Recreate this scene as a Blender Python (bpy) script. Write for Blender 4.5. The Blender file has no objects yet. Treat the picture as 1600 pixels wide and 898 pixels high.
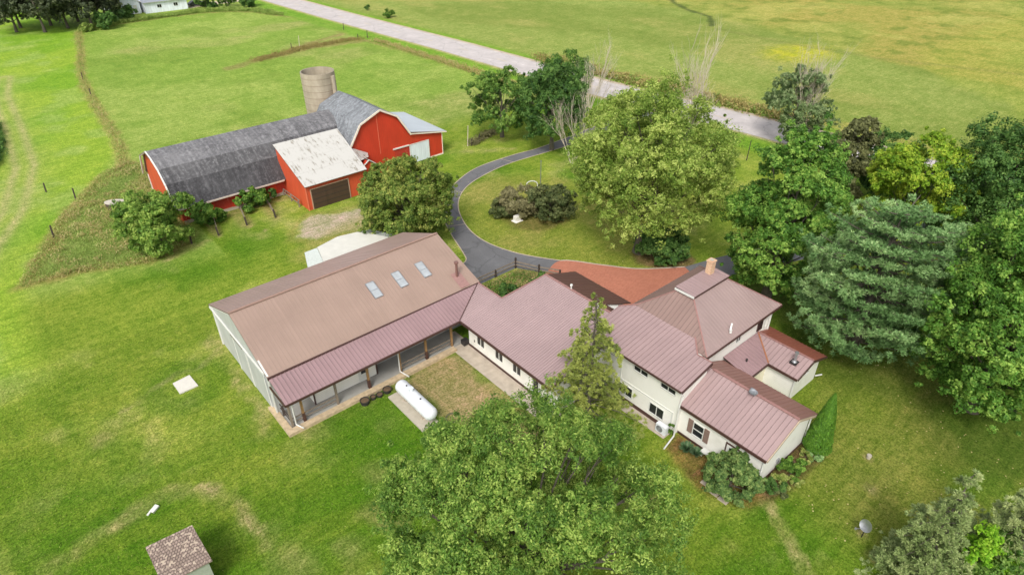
import bpy, math, random
import numpy as np
from mathutils import Matrix, Vector, noise as mnoise

# ------------------------------------------------------------------ scene, camera, light
scene = bpy.context.scene
COL = scene.collection
R = math.radians

cam_data = bpy.data.cameras.new("camera")
cam = bpy.data.objects.new("camera", cam_data)
COL.objects.link(cam)
scene.camera = cam
cam_data.sensor_width = 36.0
cam_data.lens = 22.5
cam_data.clip_start = 0.5
cam_data.clip_end = 4000
# world axes follow the walls of the buildings: +X runs along the pole barn, +Y towards the red barn
cr = Vector((0.75936903, -0.65064474, -0.00448442))
cd = Vector((-0.36136491, -0.41599837, -0.83448233))
cf = Vector((0.54108602, 0.63530054, -0.55101646))
cam.matrix_world = Matrix(((cr.x, -cd.x, -cf.x, 0), (cr.y, -cd.y, -cf.y, 0), (cr.z, -cd.z, -cf.z, 32), (0, 0, 0, 1)))

SUN_TO = Vector((-0.62, -0.45, 0.88)).normalized()      # direction from the scene towards the sun
elev = math.asin(SUN_TO.z)
world = bpy.data.worlds.new("World")
scene.world = world
world.use_nodes = True
wn = world.node_tree.nodes
wl = world.node_tree.links
bg = wn['Background']
sky = wn.new('ShaderNodeTexSky')
sky.sky_type = 'NISHITA'
sky.sun_disc = False
sky.sun_elevation = elev
sky.sun_rotation = math.atan2(SUN_TO.x, SUN_TO.y)
sky.air_density = 1.0
sky.dust_density = 4.0
hs = wn.new('ShaderNodeHueSaturation')                   # thin overcast: the blue is washed out
hs.inputs['Saturation'].default_value = 0.30
wl.new(sky.outputs[0], hs.inputs['Color'])
wl.new(hs.outputs[0], bg.inputs['Color'])
bg.inputs['Strength'].default_value = 0.15
sun_d = bpy.data.lights.new("sun", 'SUN')
sun_d.energy = 1.5
sun_d.angle = R(15)
sun_d.color = (1.0, 0.96, 0.90)
sun = bpy.data.objects.new("sun", sun_d)
COL.objects.link(sun)
sun.rotation_euler = SUN_TO.to_track_quat('Z', 'Y').to_euler()
sun.location = (0, 0, 80)
scene.view_settings.view_transform = 'Standard'
scene.view_settings.look = 'None'
scene.view_settings.exposure = 0.50
scene.view_settings.gamma = 1.0
scene.render.engine = 'CYCLES'
scene.cycles.max_bounces = 5
scene.cycles.diffuse_bounces = 3
scene.cycles.glossy_bounces = 2
scene.cycles.transparent_max_bounces = 4

# ------------------------------------------------------------------ helpers
def srgb(r, g, b):
    f = lambda c: (c / 255 / 12.92) if c / 255 <= 0.04045 else ((c / 255 + 0.055) / 1.055) ** 2.4
    return (f(r), f(g), f(b), 1.0)

def tag(o, label=None, cat=None, group=None, kind=None):
    if label: o['label'] = label
    if cat: o['category'] = cat
    if group: o['group'] = group
    if kind: o['kind'] = kind
    return o

def thing(name, label, cat, loc=(0, 0, 0), rz=0.0, group=None):
    o = bpy.data.objects.new(name, None)
    o.empty_display_size = 0.3
    COL.objects.link(o)
    o.location = loc
    o.rotation_euler = (0, 0, rz)
    return tag(o, label, cat, group)

def copy_tree(o, parent=None):
    c = o.copy()
    COL.objects.link(c)
    c.parent = parent
    for ch in list(o.children):
        copy_tree(ch, c)
    return c

class MB:
    def __init__(s):
        s.v = []; s.f = []; s.m = []; s.uv = []
    def face(s, pts, mi=0, uv=None):
        n = len(s.v)
        s.v.extend([tuple(p) for p in pts])
        s.f.append(tuple(range(n, n + len(pts))))
        s.m.append(mi)
        s.uv.append(uv)
    def box(s, x0, x1, y0, y1, z0, z1, mi=0):
        if x0 > x1: x0, x1 = x1, x0
        if y0 > y1: y0, y1 = y1, y0
        if z0 > z1: z0, z1 = z1, z0
        p = [(x0, y0, z0), (x1, y0, z0), (x1, y1, z0), (x0, y1, z0), (x0, y0, z1), (x1, y0, z1), (x1, y1, z1), (x0, y1, z1)]
        for q in ((0, 3, 2, 1), (4, 5, 6, 7), (0, 1, 5, 4), (1, 2, 6, 5), (2, 3, 7, 6), (3, 0, 4, 7)):
            s.face([p[i] for i in q], mi)
        return s
    def hexa(s, b, t, mi=0):                       # bottom and top quads, same order
        s.face(list(reversed(b)), mi); s.face(t, mi)
        n = len(b)
        for i in range(n):
            j = (i + 1) % n
            s.face([b[i], b[j], t[j], t[i]], mi)
        return s
    def beam(s, a, b, w, h, mi=0):                 # rectangular bar from a to b
        a = Vector(a); b = Vector(b); d = (b - a).normalized()
        up = Vector((0, 0, 1)) if abs(d.z) < 0.95 else Vector((0, 1, 0))
        r = d.cross(up).normalized() * (w / 2); u = r.cross(d).normalized() * (h / 2)
        s.hexa([a - r - u, a + r - u, a + r + u, a - r + u], [b - r - u, b + r - u, b + r + u, b - r + u], mi)
        return s
    def tube(s, a, b, r0, r1=None, n=10, mi=0, cap=True):
        r1 = r0 if r1 is None else r1
        a = Vector(a); b = Vector(b); d = (b - a).normalized()
        up = Vector((0, 0, 1)) if abs(d.z) < 0.9 else Vector((1, 0, 0))
        e = d.cross(up).normalized(); g = e.cross(d)
        A = [a + (e * math.cos(t) + g * math.sin(t)) * r0 for t in [2 * math.pi * i / n for i in range(n)]]
        B = [b + (e * math.cos(t) + g * math.sin(t)) * r1 for t in [2 * math.pi * i / n for i in range(n)]]
        for i in range(n):
            j = (i + 1) % n
            s.face([A[j], A[i], B[i], B[j]], mi)
        if cap:
            s.face(A, mi); s.face(list(reversed(B)), mi)
        return s
    def path(s, pts, radii, n=8, mi=0):
        for i in range(len(pts) - 1):
            s.tube(pts[i], pts[i + 1], radii[i], radii[i + 1], n, mi, cap=(i in (0, len(pts) - 2)))
        return s
    def prism(s, prof, axis, a0, a1, mi=0):        # 2D profile extruded along 'x' or 'y'
        P = (lambda a, q: (a, q[0], q[1])) if axis == 'x' else (lambda a, q: (q[0], a, q[1]))
        s.face([P(a0, q) for q in prof], mi); s.face([P(a1, q) for q in reversed(prof)], mi)
        n = len(prof)
        for i in range(n):
            j = (i + 1) % n
            s.face([P(a0, prof[j]), P(a0, prof[i]), P(a1, prof[i]), P(a1, prof[j])], mi)
        return s
    def lathe(s, prof, c, n=24, mi=0, axis='z'):   # (r, h) pairs
        def P(r, h, t):
            a, b = r * math.cos(t), r * math.sin(t)
            return (c[0] + a, c[1] + b, c[2] + h) if axis == 'z' else (c[0] + a, c[1] + h, c[2] + b)
        for k in range(len(prof) - 1):
            for i in range(n):
                t0 = 2 * math.pi * i / n; t1 = 2 * math.pi * (i + 1) / n
                s.face([P(*prof[k], t0), P(*prof[k], t1), P(*prof[k + 1], t1), P(*prof[k + 1], t0)], mi)
        return s
    def build(s, name, mats, parent=None, smooth=False, merge=False):
        me = bpy.data.meshes.new(name)
        me.from_pydata(s.v, [], s.f)
        mats = mats if isinstance(mats, (list, tuple)) else [mats]
        for m in mats: me.materials.append(m)
        me.polygons.foreach_set('material_index', s.m)
        if any(u is not None for u in s.uv):
            L = me.uv_layers.new(name='UVMap')
            k = 0
            for f, u in zip(s.f, s.uv):
                for i in range(len(f)):
                    L.data[k].uv = u[i] if u is not None else (0.37, 0.0)
                    k += 1
        if merge or smooth:
            import bmesh
            bm = bmesh.new(); bm.from_mesh(me)
            bmesh.ops.remove_doubles(bm, verts=bm.verts, dist=0.0005)
            bmesh.ops.recalc_face_normals(bm, faces=bm.faces)
            bm.to_mesh(me); bm.free()
        if smooth:
            me.polygons.foreach_set('use_smooth', [True] * len(me.polygons))
            me.set_sharp_from_angle(angle=R(40))
        me.update()
        o = bpy.data.objects.new(name, me)
        COL.objects.link(o)
        if parent is not None:
            o.parent = parent
            pl = parent
            off = Vector((0, 0, 0))
            while pl is not None:
                off += Vector(pl.location); pl = pl.parent
            if getattr(s, 'world_coords', True) and (parent.type == 'EMPTY') and off.length > 0 and not getattr(s, 'local', False):
                o.location = -off
        return o

def local(mb):
    mb.local = True
    return mb

# ------------------------------------------------------------------ materials
def new_mat(name):
    m = bpy.data.materials.new(name); m.use_nodes = True
    return m, m.node_tree.nodes, m.node_tree.links, m.node_tree.nodes['Principled BSDF']

def mix_rgb(n, l, fac, a, b, mode='MIX'):
    x = n.new('ShaderNodeMix'); x.data_type = 'RGBA'; x.blend_type = mode
    for s, v in ((x.inputs[0], fac), (x.inputs[6], a), (x.inputs[7], b)):
        if hasattr(v, 'links') or hasattr(v, 'is_linked'): l.new(v, s)
        else: s.default_value = v
    return x.outputs[2]

def noise_n(n, l, scale, detail=4, rough=0.6, vec=None, stretch=None):
    t = n.new('ShaderNodeTexNoise'); t.inputs['Scale'].default_value = scale
    t.inputs['Detail'].default_value = detail; t.inputs['Roughness'].default_value = rough
    if vec is None:
        g = n.new('ShaderNodeNewGeometry'); vec = g.outputs['Position']
    if stretch:
        mp = n.new('ShaderNodeMapping'); mp.inputs['Scale'].default_value = stretch
        l.new(vec, mp.inputs['Vector']); vec = mp.outputs[0]
    l.new(vec, t.inputs['Vector'])
    return t.outputs['Fac']

def ramp(n, l, src, stops):
    r = n.new('ShaderNodeValToRGB')
    e = r.color_ramp.elements
    while len(e) > 1: e.remove(e[-1])
    e[0].position = stops[0][0]; e[0].color = stops[0][1]
    for p, c in stops[1:]:
        q = e.new(p); q.color = c
    l.new(src, r.inputs[0])
    return r.outputs[0]

def bump(n, l, bs, h, strength, dist):
    b = n.new('ShaderNodeBump'); b.inputs['Strength'].default_value = strength; b.inputs['Distance'].default_value = dist
    l.new(h, b.inputs['Height']); l.new(b.outputs[0], bs.inputs['Normal'])

def scol(c, k): return (min(c[0] * k, 1), min(c[1] * k, 1), min(c[2] * k, 1), 1)

def plain(name, col, rough=0.6, metal=0.0, var=0.12, scale=6.0, bmp=0.0):
    m, n, l, b = new_mat(name)
    f = noise_n(n, l, scale)
    c = ramp(n, l, f, [(0.3, scol(col, 1 - var)), (0.7, scol(col, 1 + var))])
    l.new(c, b.inputs['Base Color'])
    b.inputs['Roughness'].default_value = rough; b.inputs['Metallic'].default_value = metal
    if bmp: bump(n, l, b, f, bmp, 0.02)
    return m

def mathn(n, l, op, a, b=None, c=None):
    x = n.new('ShaderNodeMath'); x.operation = op
    for i, v in enumerate((a, b, c)):
        if v is None: continue
        if isinstance(v, (int, float)): x.inputs[i].default_value = v
        else: l.new(v, x.inputs[i])
    return x.outputs[0]

def ribbed_roof(name, col, spacing, rough=0.38, dark=0.62, worn=None):
    """painted steel sheets: u runs along the eave; a painted dark line beside each rib deepens its faint shading"""
    m, n, l, b = new_mat(name)
    uv = n.new('ShaderNodeUVMap'); sp = n.new('ShaderNodeSeparateXYZ'); l.new(uv.outputs[0], sp.inputs[0])
    fr = mathn(n, l, 'FRACT', mathn(n, l, 'DIVIDE', sp.outputs[0], spacing))
    tri = mathn(n, l, 'ABSOLUTE', mathn(n, l, 'SUBTRACT', fr, 0.5))           # 0.5 at the rib
    line = ramp(n, l, tri, [(0.0, (0, 0, 0, 1)), (0.40, (0, 0, 0, 1)), (0.47, (1, 1, 1, 1))])
    big = noise_n(n, l, 0.35, 5, 0.6)
    fine = noise_n(n, l, 9, 4, 0.7)
    streak = noise_n(n, l, 1.0, 4, 0.7, vec=uv.outputs[0], stretch=(3.5, 0.25, 1))
    base = ramp(n, l, big, [(0.3, scol(col, 0.90)), (0.7, scol(col, 1.10))])
    base = mix_rgb(n, l, mathn(n, l, 'MULTIPLY', fine, 0.22), base, scol(col, 0.6))
    base = mix_rgb(n, l, ramp(n, l, streak, [(0.5, (0, 0, 0, 1)), (0.8, (0.35, 0.35, 0.35, 1))]), base, worn or scol(col, 1.35))
    lap = ramp(n, l, mathn(n, l, 'FRACT', mathn(n, l, 'DIVIDE', sp.outputs[1], 3.7)), [(0.0, (1, 1, 1, 1)), (0.012, (0, 0, 0, 1))])
    base = mix_rgb(n, l, mathn(n, l, 'MULTIPLY', lap, 0.35), base, scol(col, 0.6))
    pid = n.new('ShaderNodeTexWhiteNoise'); pid.noise_dimensions = '1D'; l.new(mathn(n, l, 'FLOOR', mathn(n, l, 'DIVIDE', sp.outputs[0], spacing * 3)), pid.inputs['W'])
    base = mix_rgb(n, l, mathn(n, l, 'MULTIPLY', pid.outputs['Value'], 0.16), base, scol(col, 0.72))
    base = mix_rgb(n, l, mathn(n, l, 'MULTIPLY', line, 0.7), base, scol(col, dark))
    l.new(base, b.inputs['Base Color'])
    rr = mathn(n, l, 'MULTIPLY_ADD', big, 0.2, rough - 0.08); l.new(rr, b.inputs['Roughness'])
    h = mathn(n, l, 'ADD', mathn(n, l, 'MULTIPLY', line, 1.0), mathn(n, l, 'MULTIPLY', fine, 0.1))
    bump(n, l, b, h, 0.5, 0.03)
    return m

def lap_siding(name, col, pitch, dirt=(0.25, 0.24, 0.12, 1), dirt_amt=0.35):
    m, n, l, b = new_mat(name)
    g = n.new('ShaderNodeNewGeometry'); sp = n.new('ShaderNodeSeparateXYZ'); l.new(g.outputs['Position'], sp.inputs[0])
    fr = mathn(n, l, 'FRACT', mathn(n, l, 'DIVIDE', sp.outputs[2], pitch))
    edge = ramp(n, l, fr, [(0.0, (1, 1, 1, 1)), (0.12, (0, 0, 0, 1))])
    big = noise_n(n, l, 0.8, 5, 0.65)
    base = mix_rgb(n, l, ramp(n, l, big, [(0.52, (0, 0, 0, 1)), (0.8, (dirt_amt,) * 3 + (1,))]), col, dirt)
    base = mix_rgb(n, l, mathn(n, l, 'MULTIPLY', edge, 0.35), base, scol(col, 0.45))
    l.new(base, b.inputs['Base Color']); b.inputs['Roughness'].default_value = 0.55
    bump(n, l, b, fr, 0.4, 0.02)
    return m

def board_siding(name, col, pitch, rough=0.6, worn=None, amt=0.3):
    m, n, l, b = new_mat(name)
    g = n.new('ShaderNodeNewGeometry'); sp = n.new('ShaderNodeSeparateXYZ'); l.new(g.outputs['Position'], sp.inputs[0])
    u = mathn(n, l, 'ADD', sp.outputs[0], sp.outputs[1])
    fr = mathn(n, l, 'FRACT', mathn(n, l, 'DIVIDE', u, pitch))
    edge = ramp(n, l, fr, [(0.0, (1, 1, 1, 1)), (0.14, (0, 0, 0, 1))])
    big = noise_n(n, l, 1.2, 5, 0.65, stretch=(1, 1, 0.35))
    base = ramp(n, l, big, [(0.3, scol(col, 0.86)), (0.7, scol(col, 1.12))])
    if worn:
        w = noise_n(n, l, 2.5, 6, 0.75, stretch=(1, 1, 0.5))
        base = mix_rgb(n, l, ramp(n, l, w, [(0.60, (0, 0, 0, 1)), (0.75, (amt,) * 3 + (1,))]), base, worn)
    base = mix_rgb(n, l, mathn(n, l, 'MULTIPLY', edge, 0.4), base, scol(col, 0.45))
    l.new(base, b.inputs['Base Color']); b.inputs['Roughness'].default_value = rough
    bump(n, l, b, fr, 0.3, 0.02)
    return m

ROOF_BEIGE = ribbed_roof('roof_steel_tan', srgb(154, 131, 118), 0.30, 0.42, 0.92)
ROOF_BEIGE2 = ribbed_roof('roof_steel_tan_far', srgb(158, 134, 126), 0.30, 0.42, 0.88)  # far-slope copy, its sky sheen tinted into the tan
ROOF_MAUVE = ribbed_roof('roof_steel_mauve', srgb(160, 136, 134), 0.33, 0.38, 0.62)  # mauve and fine tones are paled, sky reflection put into the colour
ROOF_FINE = ribbed_roof('roof_steel_fine', srgb(162, 139, 138), 0.21, 0.38, 0.66)
ROOF_PORCH = ribbed_roof('roof_steel_porch', srgb(152, 125, 126), 0.30, 0.38, 0.70)
ROOF_MAIN = ribbed_roof('roof_steel_main', srgb(152, 131, 127), 0.30, 0.40, 0.88)
ROOF_MAIN2 = ribbed_roof('roof_steel_hip', srgb(136, 112, 104), 0.34, 0.45, 0.72)  # hip-slope copy of the main roof, view-dependent sheen kept in the colour
ROOF_BROWN_SHADED = ribbed_roof('roof_steel_brown_shaded', srgb(104, 74, 66), 0.30, 0.5, 0.6)  # brown slope turned from the sun, its shading put into the colour
ROOF_MAUVE_SHADED = ribbed_roof('roof_steel_mauve_shaded', srgb(150, 112, 102), 0.33, 0.5, 0.74)  # shaded copy of the mauve roof for slopes facing away from the sun
ROOF_WHITE = ribbed_roof('roof_steel_white', srgb(186, 194, 200), 0.6, 0.4, 0.8)
TRIM_BROWN = plain('trim_brown', srgb(74, 50, 44), 0.5)
RIDGE = plain('ridge_metal', srgb(150, 112, 106), 0.4)
RIDGE_T = plain('ridge_metal_tan', srgb(150, 122, 108), 0.4)
CREAM = lap_siding('siding_cream', srgb(236, 234, 226), 0.15, dirt_amt=0.25)
CREAM_D = lap_siding('siding_cream_stained', srgb(234, 226, 200), 0.15, dirt=(0.30, 0.27, 0.10, 1), dirt_amt=0.6)
WHITEPAINT = plain('paint_white', srgb(210, 210, 204), 0.5, var=0.06)
GREYSTEEL = board_siding('steel_grey_siding', srgb(176, 178, 176), 0.23, 0.5)
RED = board_siding('boards_red', srgb(190, 56, 32), 0.25, 0.6, worn=srgb(196, 96, 70), amt=0.4)
ORANGE = board_siding('boards_orange_red', srgb(196, 80, 48), 0.30, 0.6, worn=srgb(206, 128, 96), amt=0.4)
REDWORN = board_siding('boards_red_worn', srgb(170, 50, 34), 0.25, 0.7, worn=srgb(190, 150, 140), amt=0.7)
GLASS, _n, _l, _b = new_mat('glass_dark')
_b.inputs['Base Color'].default_value = srgb(40, 42, 44); _b.inputs['Roughness'].default_value = 0.12
CONC = plain('concrete', srgb(176, 164, 148), 0.85, var=0.16, scale=1.6, bmp=0.2)
CONC_L = plain('concrete_light', srgb(172, 164, 148), 0.85, var=0.10, scale=4)
STONE = plain('stone_curb', srgb(180, 160, 130), 0.85, var=0.22, scale=3.5, bmp=0.4)
DECK = board_siding('deck_boards_grey', srgb(150, 148, 142), 0.14, 0.8, worn=srgb(110, 105, 98), amt=0.5)
WOOD = plain('timber_post', srgb(150, 118, 78), 0.75, var=0.25, scale=5)
WOODG = plain('timber_weathered', srgb(128, 116, 102), 0.85, var=0.25, scale=5)
WOODD = plain('timber_dark', srgb(66, 56, 50), 0.85, var=0.25, scale=6)
TANK = plain('tank_white', srgb(214, 217, 220), 0.35, var=0.05, scale=3)
STEEL = plain('galvanised', srgb(170, 172, 174), 0.35, 0.7)
DARKMET = plain('dark_metal', srgb(44, 42, 42), 0.5)
SHUT = plain('shutter_brown', srgb(128, 106, 96), 0.6)
GARDOOR = board_siding('door_brown', srgb(74, 56, 46), 3.0, 0.5)
BARK = plain('bark', srgb(92, 86, 74), 0.9, var=0.3, scale=6, bmp=0.5)
DEADWOOD = plain('dead_wood', srgb(188, 176, 158), 0.85, var=0.18, scale=6)
SOIL = plain('soil', srgb(92, 74, 54), 0.95, var=0.3, scale=5)
RUBBER = plain('rubber_pot', srgb(48, 46, 42), 0.8, var=0.3)

def shingle_mat(name, col, light):
    m, n, l, b = new_mat(name)
    uv = n.new('ShaderNodeUVMap')
    st = noise_n(n, l, 1.0, 6, 0.75, vec=uv.outputs[0], stretch=(2.2, 0.22, 1))
    fine = noise_n(n, l, 3.2, 4, 0.8)
    big = noise_n(n, l, 0.25, 4, 0.6)
    base = ramp(n, l, st, [(0.40, scol(col, 0.58)), (0.52, col), (0.66, scol(light, 0.92))])
    base = mix_rgb(n, l, ramp(n, l, fine, [(0.38, (0.8, 0.8, 0.8, 1)), (0.52, (0, 0, 0, 1))]), base, scol(col, 0.42))
    base = mix_rgb(n, l, ramp(n, l, fine, [(0.55, (0, 0, 0, 1)), (0.68, (0.7, 0.7, 0.7, 1))]), base, scol(light, 1.25))
    base = mix_rgb(n, l, ramp(n, l, big, [(0.4, (0, 0, 0, 1)), (0.7, (0.4, 0.4, 0.4, 1))]), base, light)
    l.new(base, b.inputs['Base Color']); b.inputs['Roughness'].default_value = 0.75
    bump(n, l, b, fine, 0.5, 0.02)
    return m
SH_DARK = shingle_mat('barn_roof_dark', srgb(58, 57, 60), srgb(96, 95, 97))
SH_MID = shingle_mat('barn_roof_mid', srgb(78, 77, 79), srgb(120, 119, 120))
SH_LIGHT = shingle_mat('barn_roof_grey', srgb(108, 107, 109), srgb(138, 137, 138))
SH_BLUE = shingle_mat('barn_roof_blue_grey', srgb(120, 124, 128), srgb(150, 154, 158))

def white_old_roof(name):
    m, n, l, b = new_mat(name)
    uv = n.new('ShaderNodeUVMap')
    st = noise_n(n, l, 1.0, 5, 0.75, vec=uv.outputs[0], stretch=(3.0, 0.8, 1))
    pa = noise_n(n, l, 0.45, 3, 0.5)
    msk = mathn(n, l, 'MULTIPLY', ramp(n, l, st, [(0.53, (0, 0, 0, 1)), (0.60, (1, 1, 1, 1))]), ramp(n, l, pa, [(0.42, (0, 0, 0, 1)), (0.56, (1, 1, 1, 1))]))
    sp = n.new('ShaderNodeSeparateXYZ'); l.new(uv.outputs[0], sp.inputs[0])
    seam = ramp(n, l, mathn(n, l, 'FRACT', mathn(n, l, 'DIVIDE', sp.outputs[1], 2.1)), [(0.0, (1, 1, 1, 1)), (0.03, (0, 0, 0, 1))])
    base = mix_rgb(n, l, mathn(n, l, 'MULTIPLY', msk, 0.8), srgb(188, 186, 180), srgb(112, 102, 82))
    base = mix_rgb(n, l, mathn(n, l, 'MULTIPLY', seam, 0.35), base, srgb(120, 115, 105))
    l.new(base, b.inputs['Base Color']); b.inputs['Roughness'].default_value = 0.5
    return m
OLDWHITE = white_old_roof('roof_flaking_white')
CANOPY = plain('roof_canopy_white', srgb(204, 202, 192), .5, var=0.07, scale=1.2)

def silo_mat():
    m, n, l, b = new_mat('silo_concrete')
    g = n.new('ShaderNodeNewGeometry'); sp = n.new('ShaderNodeSeparateXYZ'); l.new(g.outputs['Position'], sp.inputs[0])
    st = noise_n(n, l, 1.0, 5, 0.7, stretch=(0.9, 0.9, 0.35))
    base = ramp(n, l, st, [(0.30, srgb(146, 136, 116)), (0.55, srgb(168, 157, 137)), (0.75, srgb(180, 170, 150))])
    ring = ramp(n, l, mathn(n, l, 'FRACT', mathn(n, l, 'DIVIDE', sp.outputs[2], 0.5)), [(0.0, (1, 1, 1, 1)), (0.1, (0, 0, 0, 1))])
    base = mix_rgb(n, l, mathn(n, l, 'MULTIPLY', ring, 0.25), base, srgb(92, 84, 72))
    l.new(base, b.inputs['Base Color']); b.inputs['Roughness'].default_value = 0.9
    return m
SILO = silo_mat()

def brick_mat(name, a, c, mortar, sc, sharp=0.012):
    m, n, l, b = new_mat(name)
    br = n.new('ShaderNodeTexBrick'); br.inputs['Scale'].default_value = sc
    g = n.new('ShaderNodeNewGeometry')
    l.new(g.outputs['Position'], br.inputs['Vector'])
    br.inputs['Color1'].default_value = a; br.inputs['Color2'].default_value = c; br.inputs['Mortar'].default_value = mortar
    br.inputs['Mortar Size'].default_value = sharp
    big = noise_n(n, l, 0.5, 5, 0.65)
    base = mix_rgb(n, l, ramp(n, l, big, [(0.35, (0, 0, 0, 1)), (0.75, (0.35, 0.35, 0.35, 1))]), br.outputs[0], scol(a, 0.6))
    fine = noise_n(n, l, 7, 4, 0.8)
    base = mix_rgb(n, l, ramp(n, l, fine, [(0.35, (0.3, 0.3, 0.3, 1)), (0.65, (0, 0, 0, 1))]), base, scol(a, 0.55))
    l.new(base, b.inputs['Base Color']); b.inputs['Roughness'].default_value = 0.85
    return m
PAVERS = brick_mat('brick_pavers', srgb(186, 118, 94), srgb(168, 102, 80), srgb(166, 126, 104), 2.0)
def chimney_mat():
    m, n, l, b = new_mat('chimney_brick')
    g = n.new('ShaderNodeNewGeometry'); sp = n.new('ShaderNodeSeparateXYZ'); l.new(g.outputs['Position'], sp.inputs[0])
    cb = n.new('ShaderNodeCombineXYZ'); l.new(mathn(n, l, 'ADD', sp.outputs[0], sp.outputs[1]), cb.inputs[0]); l.new(sp.outputs[2], cb.inputs[1])
    br = n.new('ShaderNodeTexBrick'); br.inputs['Scale'].default_value = 5.0
    l.new(cb.outputs[0], br.inputs['Vector'])
    br.inputs['Color1'].default_value = srgb(186, 128, 98); br.inputs['Color2'].default_value = srgb(206, 176, 140); br.inputs['Mortar'].default_value = srgb(206, 196, 176)
    l.new(br.outputs[0], b.inputs['Base Color']); b.inputs['Roughness'].default_value = 0.9
    return m
CHIMNEY = chimney_mat()

def asphalt_mat(name, col, speck):
    m, n, l, b = new_mat(name)
    big = noise_n(n, l, 0.4, 6, 0.7); fine = noise_n(n, l, 18, 3, 0.8)
    base = ramp(n, l, big, [(0.3, scol(col, 0.82)), (0.55, col), (0.75, scol(col, 1.3))])
    base = mix_rgb(n, l, ramp(n, l, fine, [(0.45, (0, 0, 0, 1)), (0.8, (0.5, 0.5, 0.5, 1))]), base, speck)
    vo = n.new('ShaderNodeTexVoronoi'); vo.feature = 'DISTANCE_TO_EDGE'; vo.inputs['Scale'].default_value = 0.22
    g = n.new('ShaderNodeNewGeometry'); wv = n.new('ShaderNodeVectorMath'); wv.operation = 'ADD'; nt = n.new('ShaderNodeTexNoise'); nt.inputs['Scale'].default_value = 0.9
    l.new(g.outputs['Position'], nt.inputs['Vector']); l.new(g.outputs['Position'], wv.inputs[0]); l.new(nt.outputs['Color'], wv.inputs[1]); l.new(wv.outputs[0], vo.inputs['Vector'])
    base = mix_rgb(n, l, ramp(n, l, vo.outputs['Distance'], [(0.0, (0.6, 0.6, 0.6, 1)), (0.02, (0, 0, 0, 1))]), base, scol(col, 0.55))
    l.new(base, b.inputs['Base Color']); b.inputs['Roughness'].default_value = 0.85
    return m
ASPHALT = asphalt_mat('asphalt', srgb(98, 98, 100), srgb(140, 140, 142))
ROADMAT = asphalt_mat('road_surface', srgb(186, 179, 176), srgb(150, 140, 138))
DRYGRAVEL = asphalt_mat('gravel', srgb(186, 170, 148), srgb(120, 105, 85))

def foliage(name, dark, mid, light, trans=0.42, rough=0.55):
    m, n, l, b = new_mat(name)
    at = n.new('ShaderNodeAttribute'); at.attribute_name = 'var'
    c = ramp(n, l, at.outputs['Fac'], [(0.05, dark), (0.5, mid), (0.95, light)])
    l.new(c, b.inputs['Base Color']); b.inputs['Roughness'].default_value = rough
    b.inputs['Specular IOR Level'].default_value = 0.25
    tr = n.new('ShaderNodeBsdfTranslucent'); l.new(c, tr.inputs['Color'])
    mx = n.new('ShaderNodeMixShader'); mx.inputs[0].default_value = trans
    l.new(b.outputs[0], mx.inputs[1]); l.new(tr.outputs[0], mx.inputs[2])
    out = [x for x in n if x.type == 'OUTPUT_MATERIAL'][0]
    l.new(mx.outputs[0], out.inputs['Surface'])
    return m
F_MAPLE = foliage('leaves_maple', srgb(54, 88, 30), srgb(90, 130, 46), srgb(148, 178, 80))
F_MAPLE2 = foliage('leaves_maple_bright', srgb(58, 96, 32), srgb(98, 144, 54), srgb(168, 200, 94))
F_ROUND = foliage('leaves_round_tree', srgb(74, 100, 38), srgb(122, 146, 62), srgb(182, 186, 98))
F_COTTON = foliage('leaves_cottonwood', srgb(92, 122, 44), srgb(146, 170, 74), srgb(200, 212, 118))
F_ASH = foliage('leaves_ash', srgb(70, 106, 38), srgb(114, 150, 60), srgb(176, 198, 98))
F_OAK = foliage('leaves_oak', srgb(58, 94, 36), srgb(96, 134, 54), srgb(146, 176, 84))
F_GREYG = foliage('leaves_grey_green', srgb(84, 108, 64), srgb(126, 148, 96), srgb(174, 188, 136))
F_YELLOW = foliage('leaves_yellow_green', srgb(94, 134, 34), srgb(146, 178, 50), srgb(206, 216, 84))
F_DARK = foliage('leaves_dark', srgb(48, 82, 36), srgb(82, 120, 54), srgb(126, 160, 82))
F_BROWNT = foliage('leaves_bronze', srgb(74, 80, 46), srgb(112, 116, 72), srgb(152, 156, 102))
F_PINE = foliage('needles_blue_green', srgb(70, 106, 56), srgb(122, 160, 96), srgb(188, 214, 146), 0.3)
F_SPRUCE = foliage('needles_olive', srgb(76, 90, 36), srgb(114, 130, 56), srgb(166, 174, 88), 0.15)
F_SAGE = foliage('needles_sage', srgb(82, 102, 56), srgb(128, 148, 86), srgb(182, 192, 128), 0.15)
F_DKPINE = foliage('needles_dark', srgb(42, 54, 34), srgb(66, 78, 50), srgb(100, 108, 72), 0.15)
F_SHRUB = foliage('leaves_shrub', srgb(58, 74, 38), srgb(100, 112, 66), srgb(146, 152, 98))
F_SHRUBB = foliage('leaves_shrub_brown', srgb(86, 84, 52), srgb(122, 118, 80), srgb(158, 152, 110), 0.15)
F_RHODO = foliage('leaves_dense_bush', srgb(62, 94, 46), srgb(106, 138, 72), srgb(166, 184, 108))
F_ARB = foliage('leaves_arborvitae', srgb(54, 92, 24), srgb(84, 128, 36), srgb(126, 164, 58), 0.15)
F_HOSTA = foliage('leaves_hosta', srgb(56, 92, 56), srgb(92, 128, 86), srgb(170, 186, 150))
F_VARIE = foliage('leaves_variegated', srgb(84, 116, 40), srgb(150, 166, 80), srgb(204, 204, 130))
F_WEED = foliage('weeds_green', srgb(104, 132, 56), srgb(142, 166, 80), srgb(192, 202, 116))
F_DRYWEED = foliage('weeds_dry', srgb(134, 122, 66), srgb(172, 158, 98), srgb(206, 192, 140), 0.25)
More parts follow.
